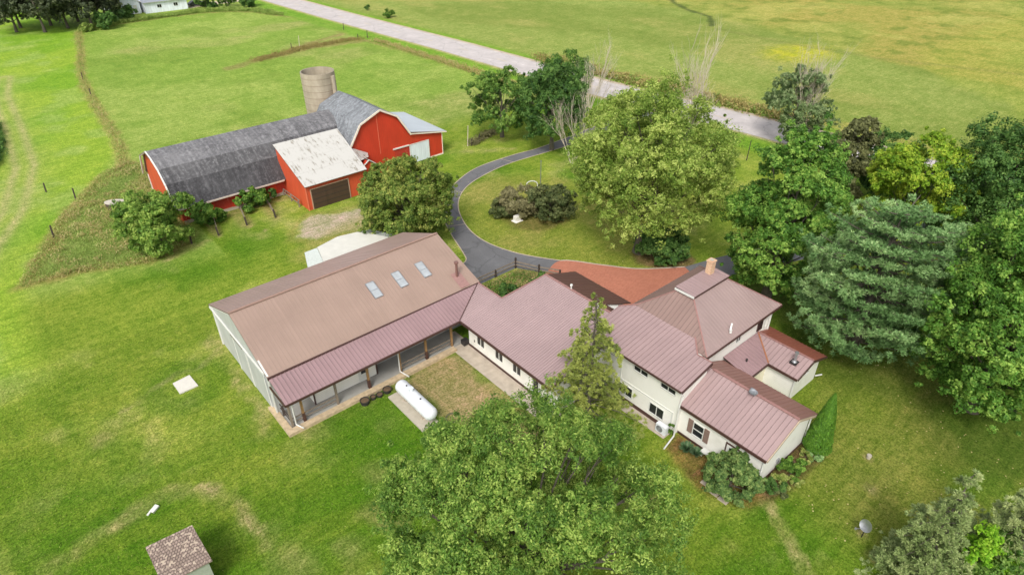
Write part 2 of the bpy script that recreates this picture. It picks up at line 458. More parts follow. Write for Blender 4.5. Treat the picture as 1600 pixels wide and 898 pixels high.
F_GRASS = foliage('grass_blades', srgb(84, 112, 30), srgb(122, 142, 52), srgb(176, 178, 96), 0.35)
F_LIME = foliage('leaves_lime', srgb(96, 150, 30), srgb(136, 186, 44), srgb(180, 214, 76))

# ------------------------------------------------------------------ noise for the ground
def vnoise(x, y, s, seed):
    rs = np.random.RandomState(seed); T = rs.rand(256, 256)
    X = x / s + 1000.3; Y = y / s + 1000.7
    xi = np.floor(X).astype(int); yi = np.floor(Y).astype(int)
    fx = X - xi; fy = Y - yi
    fx = fx * fx * (3 - 2 * fx); fy = fy * fy * (3 - 2 * fy)
    g = lambda a, b: T[a % 256, b % 256]
    return (g(xi, yi) * (1 - fx) + g(xi + 1, yi) * fx) * (1 - fy) + (g(xi, yi + 1) * (1 - fx) + g(xi + 1, yi + 1) * fx) * fy
def fbm(x, y, s, seed, o=4):
    t = 0; a = 1; w = 0
    for k in range(o):
        t = t + a * vnoise(x, y, s / 2 ** k, seed + k); w += a; a *= 0.55
    return t / w
def sst(a, b, x):
    t = np.clip((x - a) / (b - a), 0, 1); return t * t * (3 - 2 * t)
def dpoly(x, y, pts):
    d = np.full(x.shape, 1e9)
    for (x0, y0), (x1, y1) in zip(pts[:-1], pts[1:]):
        dx, dy = x1 - x0, y1 - y0
        t = np.clip(((x - x0) * dx + (y - y0) * dy) / (dx * dx + dy * dy), 0, 1)
        d = np.minimum(d, np.hypot(x - x0 - t * dx, y - y0 - t * dy))
    return d
def inside(x, y, pts):
    c = np.zeros(x.shape, bool); n = len(pts)
    for i in range(n):
        x0, y0 = pts[i]; x1, y1 = pts[(i + 1) % n]
        if y0 == y1: continue
        hit = ((y0 > y) != (y1 > y)) & (x < (x1 - x0) * (y - y0) / (y1 - y0) + x0)
        c ^= hit
    return c
def sdf(x, y, pts):
    d = dpoly(x, y, pts + [pts[0]])
    return np.where(inside(x, y, pts), -d, d)

FENCEROW = [(25.4, 184.9), (21.7, 163.6), (17.9, 144.0), (16.6, 134.3), (15.4, 121.0), (14.4, 106.2), (13.4, 97.0), (12, 90)]
WEEDS = [(-2.6, 66.3), (-1.0, 70.5), (1.1, 74.9), (3.2, 80), (5.8, 83.9), (9.0, 89.0), (13.0, 92.0), (14.5, 89.0), (13.0, 82.0), (12.4, 74), (13.5, 69.5), (11.9, 64.6), (8.1, 63.0), (5.0, 64.2), (2.5, 65.5)]
COURT = [(16.2, 32.4), (16.6, 32.6), (22, 32.9), (22.0, 22.0), (18.5, 22.5), (17.3, 26.5), (17.0, 30.5)]

def road_x(y):                                   # centre line of the public road
    return np.interp(y, [-100, 0, 40, 50, 75, 95, 115, 140, 160, 200, 300], [97, 89.5, 86.6, 85.9, 83.0, 82.6, 82.0, 80.6, 79.5, 78.2, 75.5])

def ground():
    def axis(*seg):
        a = []
        for lo, hi, st in seg: a.append(np.arange(lo, hi, st))
        return np.concatenate(a)
    xs = np.concatenate([axis((-1500, -60, 120), (-60, -12, 4), (-12, 58, 0.30), (58, 100, 0.5), (100, 260, 1.2)), [260, 400, 700, 1100, 1600, 2200]])
    ys = np.concatenate([axis((-1500, -60, 120), (-60, -6, 4), (-6, 94, 0.30), (94, 150, 0.6), (150, 250, 1.0)), [250, 270, 300, 400, 700, 1100, 1600, 2200]])
    X, Y = np.meshgrid(xs, ys, indexing='ij')
    x = X.ravel(); y = Y.ravel(); nx, ny = len(xs), len(ys)
    C = lambda *c: np.array(srgb(*c)[:3])
    n1 = fbm(x, y, 14, 3); n2 = fbm(x, y, 5, 11); n3 = fbm(x, y, 1.6, 21); n4 = fbm(x, y, 40, 31)
    nf = fbm(x, y, 0.6, 57, 2)
    lush, lawn, dry = C(90, 130, 28), C(134, 154, 54), C(176, 170, 108)
    def lay(col, c, w): return col * (1 - w[:, None]) + c * w[:, None]
    col = np.tile(lawn, (len(x), 1))
    col = lay(col, C(154, 168, 70), sst(0.45, 0.68, n2))
    col = lay(col, lush, sst(0.50, 0.68, n1) * 0.85)
    col = lay(col, dry, sst(0.55, 0.75, n2 * 0.6 + n3 * 0.4) * 0.55)
    # open field north of the barn
    fieldm = sst(-2, 3, y - np.where(x < 14, 60 + (14 - x) * 0.2, 76)) * sst(3, -3, x - 76)
    f = np.tile(C(158, 176, 88), (len(x), 1))
    f = lay(f, C(140, 166, 72), sst(0.4, 0.6, n1))
    f = lay(f, C(166, 168, 100), sst(0.52, 0.72, fbm(x * 0.6, y, 13, 71)) * 0.8)
    f = lay(f, C(126, 152, 62), sst(0.55, 0.7, fbm(x, y * 0.8, 7, 75)) * 0.6)
    st = 0.5 + 0.5 * np.sin((x * 0.35 + y) * 2 * math.pi / 1.9 + 2 * n2)
    f = lay(f, C(136, 158, 66), st * 0.22)
    col = lay(col, f, fieldm) if False else col * (1 - fieldm[:, None]) + f * fieldm[:, None]
    # bright mown strip on the left with wheel tracks
    west = sst(1.5, -1.5, x - np.interp(y, [60, 66, 97, 121, 163, 190], [-3, -2, 13, 15.3, 21.7, 26])) * sst(44, 56, y)
    g = np.tile(C(152, 178, 62), (len(x), 1))
    g = lay(g, C(132, 170, 50), sst(0.45, 0.62, n1)); g = lay(g, C(160, 180, 96), sst(0.5, 0.7, n2) * 0.6)
    col = col * (1 - west[:, None]) + g * west[:, None]
    tr = [(6.5, 150), (4.5, 137.5), (3.7, 117.4), (2.6, 99.2), (-0.6, 85.1), (-5.7, 72.4)]
    d = dpoly(x, y, tr)
    col = lay(col, C(176, 176, 112), np.exp(-((d - 1.0) / 0.55) ** 2) * 0.75 + np.exp(-(d / 3.0) ** 2) * 0.3)
    col = lay(col, C(96, 176, 20), sst(3.0, 0.5, np.abs(d - 6)) * sst(5, 3, x) * sst(95, 105, y) * 0.7)
    # rows and brown fringe of the field fences
    d = dpoly(x, y, FENCEROW)
    col = lay(col, C(166, 162, 92), sst(1.3, 0.3, d + (n3 - 0.5) * 1.5) * 0.85)
    for pl, w in (([(40, 129), (46.1, 131.5), (58.4, 134.6), (71.0, 132.2)], 2.0), ([(54, 134.5), (60, 138), (71, 142), (73, 152), (71, 165), (66, 180)], 1.4),
                  ([(71, 132), (72.5, 118), (73.0, 104), (73.2, 90), (73.0, 80)], 1.2), ([(27, 187), (39, 188.6), (54, 189), (61, 186), (66, 180)], 1.2)):
        d = dpoly(x, y, pl)
        col = lay(col, C(156, 138, 92), sst(w, w * 0.3, d + (n3 - 0.5) * 1.6) * 0.7)
    # verges of the road
    rx = road_x(y); dr = x - rx
    col = lay(col, C(122, 164, 50), sst(10.5, 8.5, np.abs(dr)) * sst(3.5, 4.5, np.abs(dr)) * 0.8)
    col = lay(col, C(190, 180, 120), sst(5.4, 4.2, np.abs(dr) + (n3 - 0.5)) * 0.8)
    # land beyond the road
    east = sst(5, 8, dr)
    f = np.tile(C(150, 162, 84), (len(x), 1))
    f = lay(f, C(136, 150, 72), sst(0.42, 0.62, fbm(x, y * 0.5, 16, 81)))
    f = lay(f, C(172, 168, 98), sst(0.5, 0.7, fbm(x * 0.8, y * 0.5, 10, 85)) * 0.6)
    bnd = np.interp(y, [20, 45, 70, 90, 110, 130, 200], [133, 136, 143, 148, 152, 150, 150]) + (n1 - 0.5) * 9
    gold = sst(-1.5, 2.5, x - bnd) * 0.85
    gg = np.tile(C(154, 160, 78), (len(x), 1))
    gg = lay(gg, C(180, 160, 86), sst(0.42, 0.62, fbm(x * 0.7, y * 0.7, 22, 91)) * 0.7)
    gg = lay(gg, C(112, 132, 50), sst(0.55, 0.68, fbm(x, y, 3.5, 95)) * 0.7)
    gg = lay(gg, C(188, 180, 100), sst(0.55, 0.7, fbm(x, y, 9, 99)) * 0.6)
    f = f * (1 - gold[:, None]) + gg * gold[:, None]
    ob = sst(9, 4, np.hypot((x - 131) / 1.3, (y - 64) / 1.0) + (n3 - 0.5) * 8)
    f = lay(f, C(188, 184, 56), ob * (0.4 + 0.6 * sst(0.4, 0.6, n3)))
    rb = sst(4, 0, x - 60 - 0) * 0
    ob = sst(0, 5, x - np.interp(y, [20, 30, 40, 50], [118, 124, 132, 150]) + (n2 - .5) * 10) * sst(52, 44, y)
    f = lay(f, C(170, 174, 78), ob * 0.4)
    d = dpoly(x, y, [(170, 128), (158, 116), (152, 107), (149, 98), (140, 91)])
    f = lay(f, C(84, 96, 50), sst(1.2, 0.3, d + (n3 - 0.5)) * 0.9)
    d = dpoly(x, y, [(138, 88), (137, 70), (139, 50), (146, 30)])
    f = lay(f, C(132, 134, 74), sst(1.4, 0.4, d + (n3 - 0.5)) * 0.45)
    fb = sst(3.2, 1.2, np.abs(dr - 8.5) + (n3 - 0.5) * 4) * (sst(105, 85, y))
    f = lay(f, C(178, 168, 92), fb * 0.7)
    col = col * (1 - east[:, None]) + f * east[:, None]
    # inner lawn of the drive, warmer and flecked
    isl = sst(1, -1, np.hypot((x - 44) / 9.0, (y - 44) / 13.0) * 10 - 10)
    col = lay(col, C(146, 152, 66), isl * 0.75)
    col = lay(col, C(160, 154, 84), isl * sst(0.5, 0.72, n2) * 0.6)
    # right-hand garden: browner, with tree shade painted into the colour
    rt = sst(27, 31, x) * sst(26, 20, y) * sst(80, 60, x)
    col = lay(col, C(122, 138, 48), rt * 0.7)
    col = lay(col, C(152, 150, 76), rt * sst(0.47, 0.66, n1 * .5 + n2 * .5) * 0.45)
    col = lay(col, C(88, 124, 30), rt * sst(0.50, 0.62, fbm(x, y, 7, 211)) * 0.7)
    for cx, cy, r in ((45.4, 12.8, 6), (44.5, 3.5, 6.5), (47.1, 20.7, 5), (58, 12, 9)):  # shade below the crowns, painted into the ground colour
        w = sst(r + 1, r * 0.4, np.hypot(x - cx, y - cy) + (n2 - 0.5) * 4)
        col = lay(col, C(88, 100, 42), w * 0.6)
    # courtyard, gravel, worn paths, beds
    grav = [(21.0, 58.6), (22.2, 60.8), (24.4, 61.9), (26.5, 60.4), (29.5, 60.2), (29.0, 57.5), (25.6, 56.2), (24.0, 56.9), (22.0, 56.6)]
    d = sdf(x, y, grav) + (n3 - 0.5) * 1.8
    col = lay(col, C(192, 176, 152), sst(0.35, -0.35, d)); col = lay(col, C(160, 146, 92), sst(1.6, 0.2, d) * sst(0.1, 0.5, d) * 0.6)
    col = lay(col, C(168, 160, 92), sst(2.6, 0.6, dpoly(x, y, [(20, 54.6), (25.5, 56.2), (30, 57)]) + (n3 - 0.5) * 2) * 0.6)
    tan_ = C(178, 168, 112)
    for pl, w, a in (([(-9, 30), (-7.5, 31.5), (-5.4, 32.4), (-2.4, 33.0), (0.6, 33.6), (2.5, 32.3), (3.6, 30), (3.9, 26)], 0.36, 0.95),
                     ([(27.9, 10.2), (27.6, 8.9), (26.7, 7.4), (25.1, 5.1), (23.5, 2)], 0.35, 0.9),
                     ([(8.1, 47), (8.0, 42), (8.0, 36.5), (7.2, 34.5)], 0.5, 0.7),
                     ([(7.4, 45), (6.2, 44.2), (4.5, 44.6), (0.5, 42.8)], 0.22, 0.8),
                     ([(32.2, 50), (33.8, 53), (37, 57)], 0.35, 0.6),
                     ([(45.3, 68.0), (50, 64.5), (54, 62.5)], 0.45, 0.5),
                     ([(13.5, 64.0), (11.5, 63.4), (9, 62.6)], 0.35, 0.6),
                     ([(8.7, 32.6), (14, 32.4), (22, 32.4)], 0.3, 0.55)):
        d = dpoly(x, y, pl)
        col = lay(col, tan_, sst(w * 2.0, w * 0.3, d + (n3 - 0.5) * w * 2.4 + (nf - .5) * w * 2.2) * a * (0.35 + 0.9 * sst(0.35, 0.6, n3)))
    for cx, cy, r in ((11.4, 26.5, 1.6), (10.2, 23.6, 1.8), (14.0, 24.2, 1.0), (13.5, 29.5, .9), (15.3, 22.0, 1.2), (22.0, 14.0, 1.5), (2.9, 31.9, 0.6), (-1.2, 41, 1.2), (19.2, 6.5, 1.8), (17.9, 64.2, .45), (14.8, 64.1, .45), (20.9, 64.0, .45), (18.9, 62.2, .45), (30.0, 4.4, .5), (35.8, 6.7, .35), (29.1, 3.2, .8), (33.5, 5.5, 0.6)):
        col = lay(col, C(172, 158, 110), sst(r, r * 0.3, np.hypot(x - cx, y - cy) + (n3 - 0.5) * r * 1.2) * 0.8)
    for pl, w in (([(15.8, 74), (14.8, 64.6)], .8), ([(18.4, 70), (17.9, 64.8)], 1.0), ([(21.6, 69), (21, 64.4)], .9), ([(15, 68.6), (24, 68.3)], 0.9)):
        col = lay(col, C(162, 150, 96), sst(w, w * .3, dpoly(x, y, pl) + (n3 - .5)) * .6)
    mul = [(27.9, 16.0), (26.4, 16.0), (25.5, 12.5), (26.6, 9.6), (28.2, 9.3), (28.3, 16)]
    d = sdf(x, y, mul) + (n3 - 0.5) * 1.0
    col = lay(col, C(146, 108, 70), sst(0.4, -0.4, d) * 0.9)
    col = lay(col, C(96, 72, 52), sst(0.4, -0.3, d) * sst(0.45, 0.65, nf) * 0.5)
    gb = [(28.2, 10.2), (28.0, 8.9), (32.4, 8.7), (34.4, 8.6), (34.4, 9.9), (33.4, 10.3)]
    d = sdf(x, y, gb) + (n3 - 0.5) * 0.4
    col = lay(col, C(110, 88, 62), sst(0.3, -0.2, d) * 0.9)
    bed = [(26.6, 32.2), (34.6, 31.8), (35.6, 36.5), (34.4, 39.0), (29.0, 39.0), (26.4, 36.0)]
    d = sdf(x, y, bed); col = lay(col, C(158, 138, 98), sst(0.3, -0.3, d) * 0.9)
    d = np.hypot(x - 46.2, y - 31.3) + (n3 - 0.5) * 1.4
    col = lay(col, C(134, 108, 78), sst(3.4, 2.4, d) * 0.85)
    d = np.hypot((x - 42.4), (y - 46.0)) + (n3 - 0.5) * 1.4
    col = lay(col, C(120, 104, 66), sst(4.0, 3.0, d) * 0.7)
    d = sdf(x, y, WEEDS) + (n3 - 0.5) * 1.6
    col = lay(col, C(140, 156, 82), sst(0.9, -0.9, d)); col = lay(col, C(160, 148, 86), sst(1.0, -0.4, d) * sst(-2.0, -0.4, d) * 0.8)
    # mowing stripes on the near lawn
    near = sst(52, 44, y) * sst(30, 26, x)
    st = sst(0.35, 0.65, 0.5 + 0.5 * np.sin((y * 0.94 + x * 0.34) * 2 * math.pi / 3.2 + n2 * 2.5))
    col = lay(col, C(138, 152, 54), st * near * 0.28)
    col = lay(col, C(86, 128, 26), sst(0.52, 0.66, fbm(x * 1.2, y * .7, 6, 131)) * near * 0.5)
    ex = sst(2.3, 0, np.hypot((x - 6.2) * .8, (y - 41.8) * .8)) * 0 + sst(1.6, .4, np.abs(np.hypot(x - 4.7, y - 42.8) - 2.2)) * .5
    col = lay(col, C(74, 122, 18), ex)
    col = lay(col, C(72, 120, 16), sst(4.2, 1, np.hypot(x - 11.8, y - 30.2)) * .6)
    col = lay(col, C(72, 122, 18), sst(3.0, .5, np.hypot((x - 13.2) * 1.2, (y - 24.8) * .6)) * .6)
    col = lay(col, C(80, 140, 20), sst(3.0, 1.0, np.abs(y - (63.6 + (x - 36) * 0.35)) + (n3 - .5)) * sst(30, 34, x) * sst(49, 44, x) * .55)
    d = sdf(x, y, COURT) + (n3 - 0.5) * 2.4
    col = lay(col, C(178, 156, 114), sst(0.7, -0.7, d) * (0.8 + 0.2 * n3))
    col = lay(col, C(146, 146, 72), sst(0.5, -1.0, d) * sst(0.54, 0.66, n2) * 0.5)
    z = np.zeros_like(x)
    me = bpy.data.meshes.new('ground')
    idx = np.arange(nx * ny).reshape(nx, ny)
    q = np.stack([idx[:-1, :-1], idx[1:, :-1], idx[1:, 1:], idx[:-1, 1:]], -1).reshape(-1, 4)
    me.vertices.add(nx * ny); me.vertices.foreach_set('co', np.stack([x, y, z], -1).ravel().astype(np.float32))
    me.loops.add(q.size); me.loops.foreach_set('vertex_index', q.ravel().astype(np.int32))
    me.polygons.add(len(q)); me.polygons.foreach_set('loop_start', np.arange(0, q.size, 4, dtype=np.int32))
    me.update(calc_edges=True)
    a = me.color_attributes.new('soil_grass_shade', 'FLOAT_COLOR', 'POINT')
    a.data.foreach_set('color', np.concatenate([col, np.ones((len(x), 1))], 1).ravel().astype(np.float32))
    m, n, l, b = new_mat('grass_ground')
    at = n.new('ShaderNodeAttribute'); at.attribute_name = 'soil_grass_shade'
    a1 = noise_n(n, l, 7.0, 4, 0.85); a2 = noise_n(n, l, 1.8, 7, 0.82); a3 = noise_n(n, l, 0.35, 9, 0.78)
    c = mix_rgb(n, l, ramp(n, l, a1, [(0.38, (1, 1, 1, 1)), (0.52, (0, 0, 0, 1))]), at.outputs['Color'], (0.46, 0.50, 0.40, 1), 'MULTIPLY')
    c = mix_rgb(n, l, ramp(n, l, a1, [(0.53, (0, 0, 0, 1)), (0.66, (1, 1, 1, 1))]), c, (1.50, 1.40, 1.75, 1), 'MULTIPLY')
    c = mix_rgb(n, l, ramp(n, l, a2, [(0.40, (1, 1, 1, 1)), (0.53, (0, 0, 0, 1))]), c, (0.72, 0.80, 0.60, 1), 'MULTIPLY')
    c = mix_rgb(n, l, ramp(n, l, a2, [(0.52, (0, 0, 0, 1)), (0.64, (0.9, 0.9, 0.9, 1))]), c, (1.38, 1.20, 1.45, 1), 'MULTIPLY')
    a4 = noise_n(n, l, 1.0, 5, 0.8, stretch=(0.16, 2.4, 1)); a5 = noise_n(n, l, 1.0, 4, 0.8, stretch=(1.7, 0.10, 1))
    c = mix_rgb(n, l, ramp(n, l, a4, [(0.42, (0.8, 0.8, 0.8, 1)), (0.52, (0, 0, 0, 1))]), c, (0.76, 0.84, 0.68, 1), 'MULTIPLY')
    c = mix_rgb(n, l, ramp(n, l, a5, [(0.52, (0, 0, 0, 1)), (0.62, (0.6, 0.6, 0.6, 1))]), c, (1.24, 1.14, 1.22, 1), 'MULTIPLY')
    c = mix_rgb(n, l, ramp(n, l, a3, [(0.40, (0.9, 0.9, 0.9, 1)), (0.53, (0, 0, 0, 1))]), c, (0.78, 0.88, 0.70, 1), 'MULTIPLY')
    c = mix_rgb(n, l, ramp(n, l, a3, [(0.52, (0, 0, 0, 1)), (0.64, (0.7, 0.7, 0.7, 1))]), c, (1.25, 1.12, 1.30, 1), 'MULTIPLY')
    l.new(c, b.inputs['Base Color']); b.inputs['Roughness'].default_value = 0.9; b.inputs['Specular IOR Level'].default_value = 0.1
    bump(n, l, b, mathn(n, l, 'ADD', a1, a2), 0.9, 0.12)
    me.materials.append(m)
    o = bpy.data.objects.new('ground', me); COL.objects.link(o)
    return tag(o, kind='structure')
ground()

# ------------------------------------------------------------------ roads and paving
def smooth_line(pts, k=6, closed=False):
    P = [Vector((p[0], p[1], 0)) for p in pts]; out = []
    n = len(P)
    for i in range(n - 1):
        p0 = P[max(i - 1, 0)]; p1 = P[i]; p2 = P[i + 1]; p3 = P[min(i + 2, n - 1)]
        for j in range(k):
            t = j / k
            out.append(0.5 * ((2 * p1) + (p2 - p0) * t + (2 * p0 - 5 * p1 + 4 * p2 - p3) * t * t + (3 * p1 - p0 - 3 * p2 + p3) * t ** 3))
    out.append(P[-1])
    return [(p.x, p.y) for p in out]

def sheet(name, poly, z, m):
    """flat filled outline"""
    from mathutils.geometry import tessellate_polygon
    v = [Vector((p[0], p[1], z)) for p in poly]
    tris = tessellate_polygon([v])
    me = bpy.data.meshes.new(name); me.from_pydata([tuple(p) for p in v], [], [tuple(t) for t in tris])
    me.materials.append(m)
    for p in me.polygons:
        if p.normal.z < 0: p.flip()
    me.update()
    o = bpy.data.objects.new(name, me); COL.objects.link(o)
    return tag(o, kind='structure')

ys_ = np.concatenate([np.arange(-80, 280, 2.0)])
mb = MB()
for y0, y1 in zip(ys_[:-1], ys_[1:]):
    a, c = float(road_x(y0)), float(road_x(y1))
    mb.face([(a - 3.9, y0, 0.016), (a + 3.9, y0, 0.016), (c + 3.9, y1, 0.016), (c - 3.9, y1, 0.016)])
road = mb.build('road', ROADMAT, merge=True); tag(road, kind='structure')
mb = MB()
for y0, y1 in zip(ys_[:-1], ys_[1:]):
    a, c = float(road_x(y0)), float(road_x(y1))
    for s in (-1, 1):
        mb.face([(a + s * 3.9 - 0.35, y0, 0.010), (a + s * 3.9 + 0.55 * s + .35, y0, 0.010), (c + s * 3.9 + 0.55 * s + .35, y1, 0.010), (c + s * 3.9 - 0.35, y1, 0.010)])
tag(mb.build('road_shoulder', DRYGRAVEL, merge=True), kind='structure')
mb = MB()
YEL = plain('road_paint_yellow', srgb(196, 178, 130), 0.8)
k = -70.0
while k < 270:
    a, c = float(road_x(k)), float(road_x(k + 3)); mb.face([(a - 0.06, k, 0.020), (a + 0.06, k, 0.020), (c + 0.06, k + 3, 0.020), (c - 0.06, k + 3, 0.020)]); k += 12
tag(mb.build('road_marking', YEL), kind='structure')

outer = smooth_line([(79.5, 62.0), (70, 61.5), (62, 60.8), (56.2, 60.5), (52.0, 60.9), (46.0, 60.7), (41.3, 58.8), (37.6, 56.2), (35.3, 53.4), (33.2, 48.7), (31.9, 45.0), (31.1, 43.4), (29.6, 43.2), (28.2, 44.4)])
inner = smooth_line([(38.1, 37.3), (35.9, 41.0), (34.9, 45.0), (35.4, 48.8), (37.4, 53.1), (40.2, 56.1), (43.8, 57.9), (49.6, 59.0), (55.9, 58.7), (62, 58.5), (70, 58.6), (79.5, 58.8)])
sheet('driveway', outer + [(26.0, 44.4), (26.0, 39.2), (33.9, 39.2), (35.4, 36.7)] + inner, 0.012, ASPHALT)
sheet('side_driveway', [(43.8, 26.9), (46.1, 28.8), (49.6, 27.9), (52.5, 26.9), (60, 24), (70, 19), (86, 14), (85, 10.5), (70, 15.8), (59, 20.8), (51, 24.2), (46, 25.6)], 0.012, ASPHALT)
edge = smooth_line([(35.4, 36.6), (38.05, 37.35), (40.43, 34.23), (42.6, 31.4), (46.1, 28.8)])
sheet('brick_pavement', edge + [(45.2, 26.5), (43.0, 23.0), (41.0, 22.0), (31.5, 22.5), (31.5, 36.4)], 0.024, PAVERS)
sheet('concrete_walk', [(22.0, 33.4), (22.0, 21.0), (23.6, 21.0), (23.6, 35.0), (22.0, 35.0)], 0.05, CONC)
sheet('patio', [(27.0, 24), (27.1, 16.35), (28.1, 16.35), (28.1, 24)], 0.04, CONC)
mb = MB()
for i in range(0, len(outer) - 14, 13):
    j = min(range(len(inner)), key=lambda q: (inner[q][0] - outer[i][0]) ** 2 + (inner[q][1] - outer[i][1]) ** 2)
    mb.beam((outer[i][0], outer[i][1], 0.012), (inner[j][0], inner[j][1], 0.012), 0.07, 0.012)
tag(mb.build('driveway_joint', DRYGRAVEL), kind='structure')
mb = MB()
for line in (outer[:-3], inner):
    for p, q in zip(line[:-1], line[1:]):
        mb.beam((p[0], p[1], 0.018), (q[0], q[1], 0.018), 0.10, 0.02)
tag(mb.build('driveway_edging', DRYGRAVEL), kind='structure')
mb = MB()
for p, q in zip(edge[6:-1], edge[7:]):
    mb.beam((p[0], p[1], 0.03), (q[0], q[1], 0.03), 0.14, 0.03)
tag(mb.build('pavement_edging', CONC), kind='structure')

# ------------------------------------------------------------------ roof and wall builders
def roof_sheet(name, parent, poly, along, m, rib=0.3, th=0.07, rib_h=0.03, trim=None, ribs=True):
    P = [Vector(p) for p in poly]
    nrm = Vector((0, 0, 0))
    for i in range(len(P)):
        a, b = P[i], P[(i + 1) % len(P)]
        nrm += a.cross(b)
    nrm.normalize()
    if nrm.z < 0: nrm = -nrm; P = P[::-1]
    u = Vector(along); u = (u - nrm * u.dot(nrm)).normalized(); v = nrm.cross(u)
    o = P[0]
    Q = [((p - o).dot(u), (p - o).dot(v)) for p in P]
    u0 = u.dot(o); off = u0                      # world-anchored u
    mb = MB()
    mb.face(P, 0, [(q[0] + off, q[1]) for q in Q])
    mb.face([p - nrm * th for p in reversed(P)], 1)
    for i in range(len(P)):
        j = (i + 1) % len(P)
        mb.face([P[j], P[i], P[i] - nrm * th, P[j] - nrm * th], 1)
    if ribs:
        us = [q[0] + off for q in Q]
        k = math.ceil((min(us) + 0.05) / rib)
        while k * rib < max(us) - 0.05:
            uu = k * rib - off
            hits = []
            for i in range(len(Q)):
                a, b = Q[i], Q[(i + 1) % len(Q)]
                if (a[0] > uu) != (b[0] > uu):
                    hits.append(a[1] + (b[1] - a[1]) * (uu - a[0]) / (b[0] - a[0]))
            hits.sort()
            for h0, h1 in zip(hits[::2], hits[1::2]):
                if h1 - h0 < 0.1: continue
                a = o + u * uu + v * (h0 + 0.02) + nrm * 0.001; b = o + u * uu + v * (h1 - 0.02) + nrm * 0.001
                w = u * 0.020; t = u * 0.009; up = nrm * rib_h
                uvv = [(uu + off, 0)] * 4
                mb.face([a - w, a - t + up, b - t + up, b - w][::-1], 0, uvv)
                mb.face([a + w, a + t + up, b + t + up, b + w], 0, uvv)
                mb.face([a - t + up, a + t + up, b + t + up, b - t + up], 0, uvv)
            k += 1
    return mb.build(name, [m, trim or TRIM_BROWN], parent)

def window(parent, axis, face, sgn, c, z, w, h, panes=2, vertical=True, fr=None, t=0.05, name='window', glass=GLASS, label=None):
    """axis 'x': wall plane x=face; c is the y centre. axis 'y': plane y=face; c is the x centre. sgn: outward direction"""
    fr = fr or WHITEPAINT
    d0, d1 = face - 0.02 * sgn, face + t * sgn
    def bx(mb, a0, a1, z0, z1, e0, e1):
        if axis == 'x': mb.box(e0, e1, a0, a1, z0, z1)
        else: mb.box(a0, a1, e0, e1, z0, z1)
    mb = MB(); f = 0.05
    bx(mb, c - w / 2 - f, c - w / 2, z - h / 2 - f, z + h / 2 + f, d0, d1)
    bx(mb, c + w / 2, c + w / 2 + f, z - h / 2 - f, z + h / 2 + f, d0, d1)
    bx(mb, c - w / 2, c + w / 2, z + h / 2, z + h / 2 + f, d0, d1)
    bx(mb, c - w / 2, c + w / 2, z - h / 2 - f, z - h / 2, d0, d1 + 0.03 * sgn)
    for k in range(1, panes):
        if vertical:
            q = c - w / 2 + w * k / panes; bx(mb, q - 0.025, q + 0.025, z - h / 2, z + h / 2, d0, d1)
        else:
            q = z - h / 2 + h * k / panes; bx(mb, c - w / 2, c + w / 2, q - 0.025, q + 0.025, d0, d1)
    o = mb.build(name, fr, parent)
    g = MB(); bx(g, c - w / 2 + 0.004, c + w / 2 - 0.004, z - h / 2 + 0.004, z + h / 2 - 0.004, face - 0.012 * sgn, face + 0.015 * sgn)
    p = g.build('pane', glass); p.parent = o
    if label: o['label'] = label
    return o

def cap_line(parent, pts, m, w=0.16, h=0.05, name='ridge_cap'):
    mb = MB()
    for a, b in zip(pts[:-1], pts[1:]): mb.beam((a[0], a[1], a[2] + 0.03), (b[0], b[1], b[2] + 0.03), w, h)
    return mb.build(name, m, parent)

X_, Y_ = (1, 0, 0), (0, 1, 0)

# ------------------------------------------------------------------ pole barn with its long porch
pb = thing('pole_barn', 'long tan steel-roofed pole barn with three skylights and a porch along its front', 'barn', (8.6, 35, 0))
# walls
mb = MB()
mb.prism([(35.35, 0), (45.9, 0), (45.9, 3.72), (40.4, 5.93), (35.35, 3.75)], 'x', 8.62, 26.0)
mb.build('wall', GREYSTEEL, pb)
roof_sheet('roof', pb, [(8.45, 35.0, 3.72), (26.35, 35.0, 3.72), (26.1, 40.4, 6.03), (8.45, 40.4, 6.03)], X_, ROOF_BEIGE, 0.30, rib_h=0.016)
roof_sheet('roof', pb, [(8.45, 40.4, 6.03), (26.1, 40.4, 6.03), (26.1, 46.1, 3.80), (8.45, 46.1, 3.80)], X_, ROOF_BEIGE2, 0.30, rib_h=0.016)
cap_line(pb, [(8.45, 40.4, 6.05), (26.1, 40.4, 6.05)], RIDGE_T, 0.22, 0.04)
mb = MB(); mb.box(8.44, 26.35, 34.9, 35.0, 3.50, 3.72); mb.build('fascia', TRIM_BROWN, pb)
# gable end trim, track and sliding doors
mb = MB()
mb.beam((8.53, 46.1, 3.70), (8.53, 40.4, 5.93), 0.12, 0.16); mb.beam((8.53, 40.4, 5.93), (8.53, 35.1, 3.68), 0.12, 0.16)
mb.build('gable_trim', WHITEPAINT, pb)
mb = MB(); mb.box(8.50, 8.60, 36.0, 46.4, 3.26, 3.40); tr = mb.build('door_track', WHITEPAINT, pb)
mb = MB(); mb.box(8.52, 8.60, 39.95, 42.2, 3.06, 3.24); mb.build('door_header', TRIM_BROWN, pb)
for (a, b_) in ((39.35, 41.85), (36.1, 39.25)):
    mb = MB(); mb.box(8.54, 8.60, a, b_, 0.05, 3.05)
    dd = mb.build('sliding_door', GREYSTEEL, pb)
    for e0 in (a, b_ - .10):
        mb = MB(); mb.box(8.51, 8.545, e0, e0 + 0.10, 0.05, 3.05)
        q = mb.build('door_stile', WHITEPAINT); q.parent = dd
mb = MB(); mb.box(8.53, 8.62, 45.80, 45.92, 0, 3.70); mb.build('corner_trim', WHITEPAINT, pb)
mb = MB(); mb.box(8.53, 8.62, 35.30, 35.42, 0, 3.5); mb.build('corner_trim', WHITEPAINT, pb)
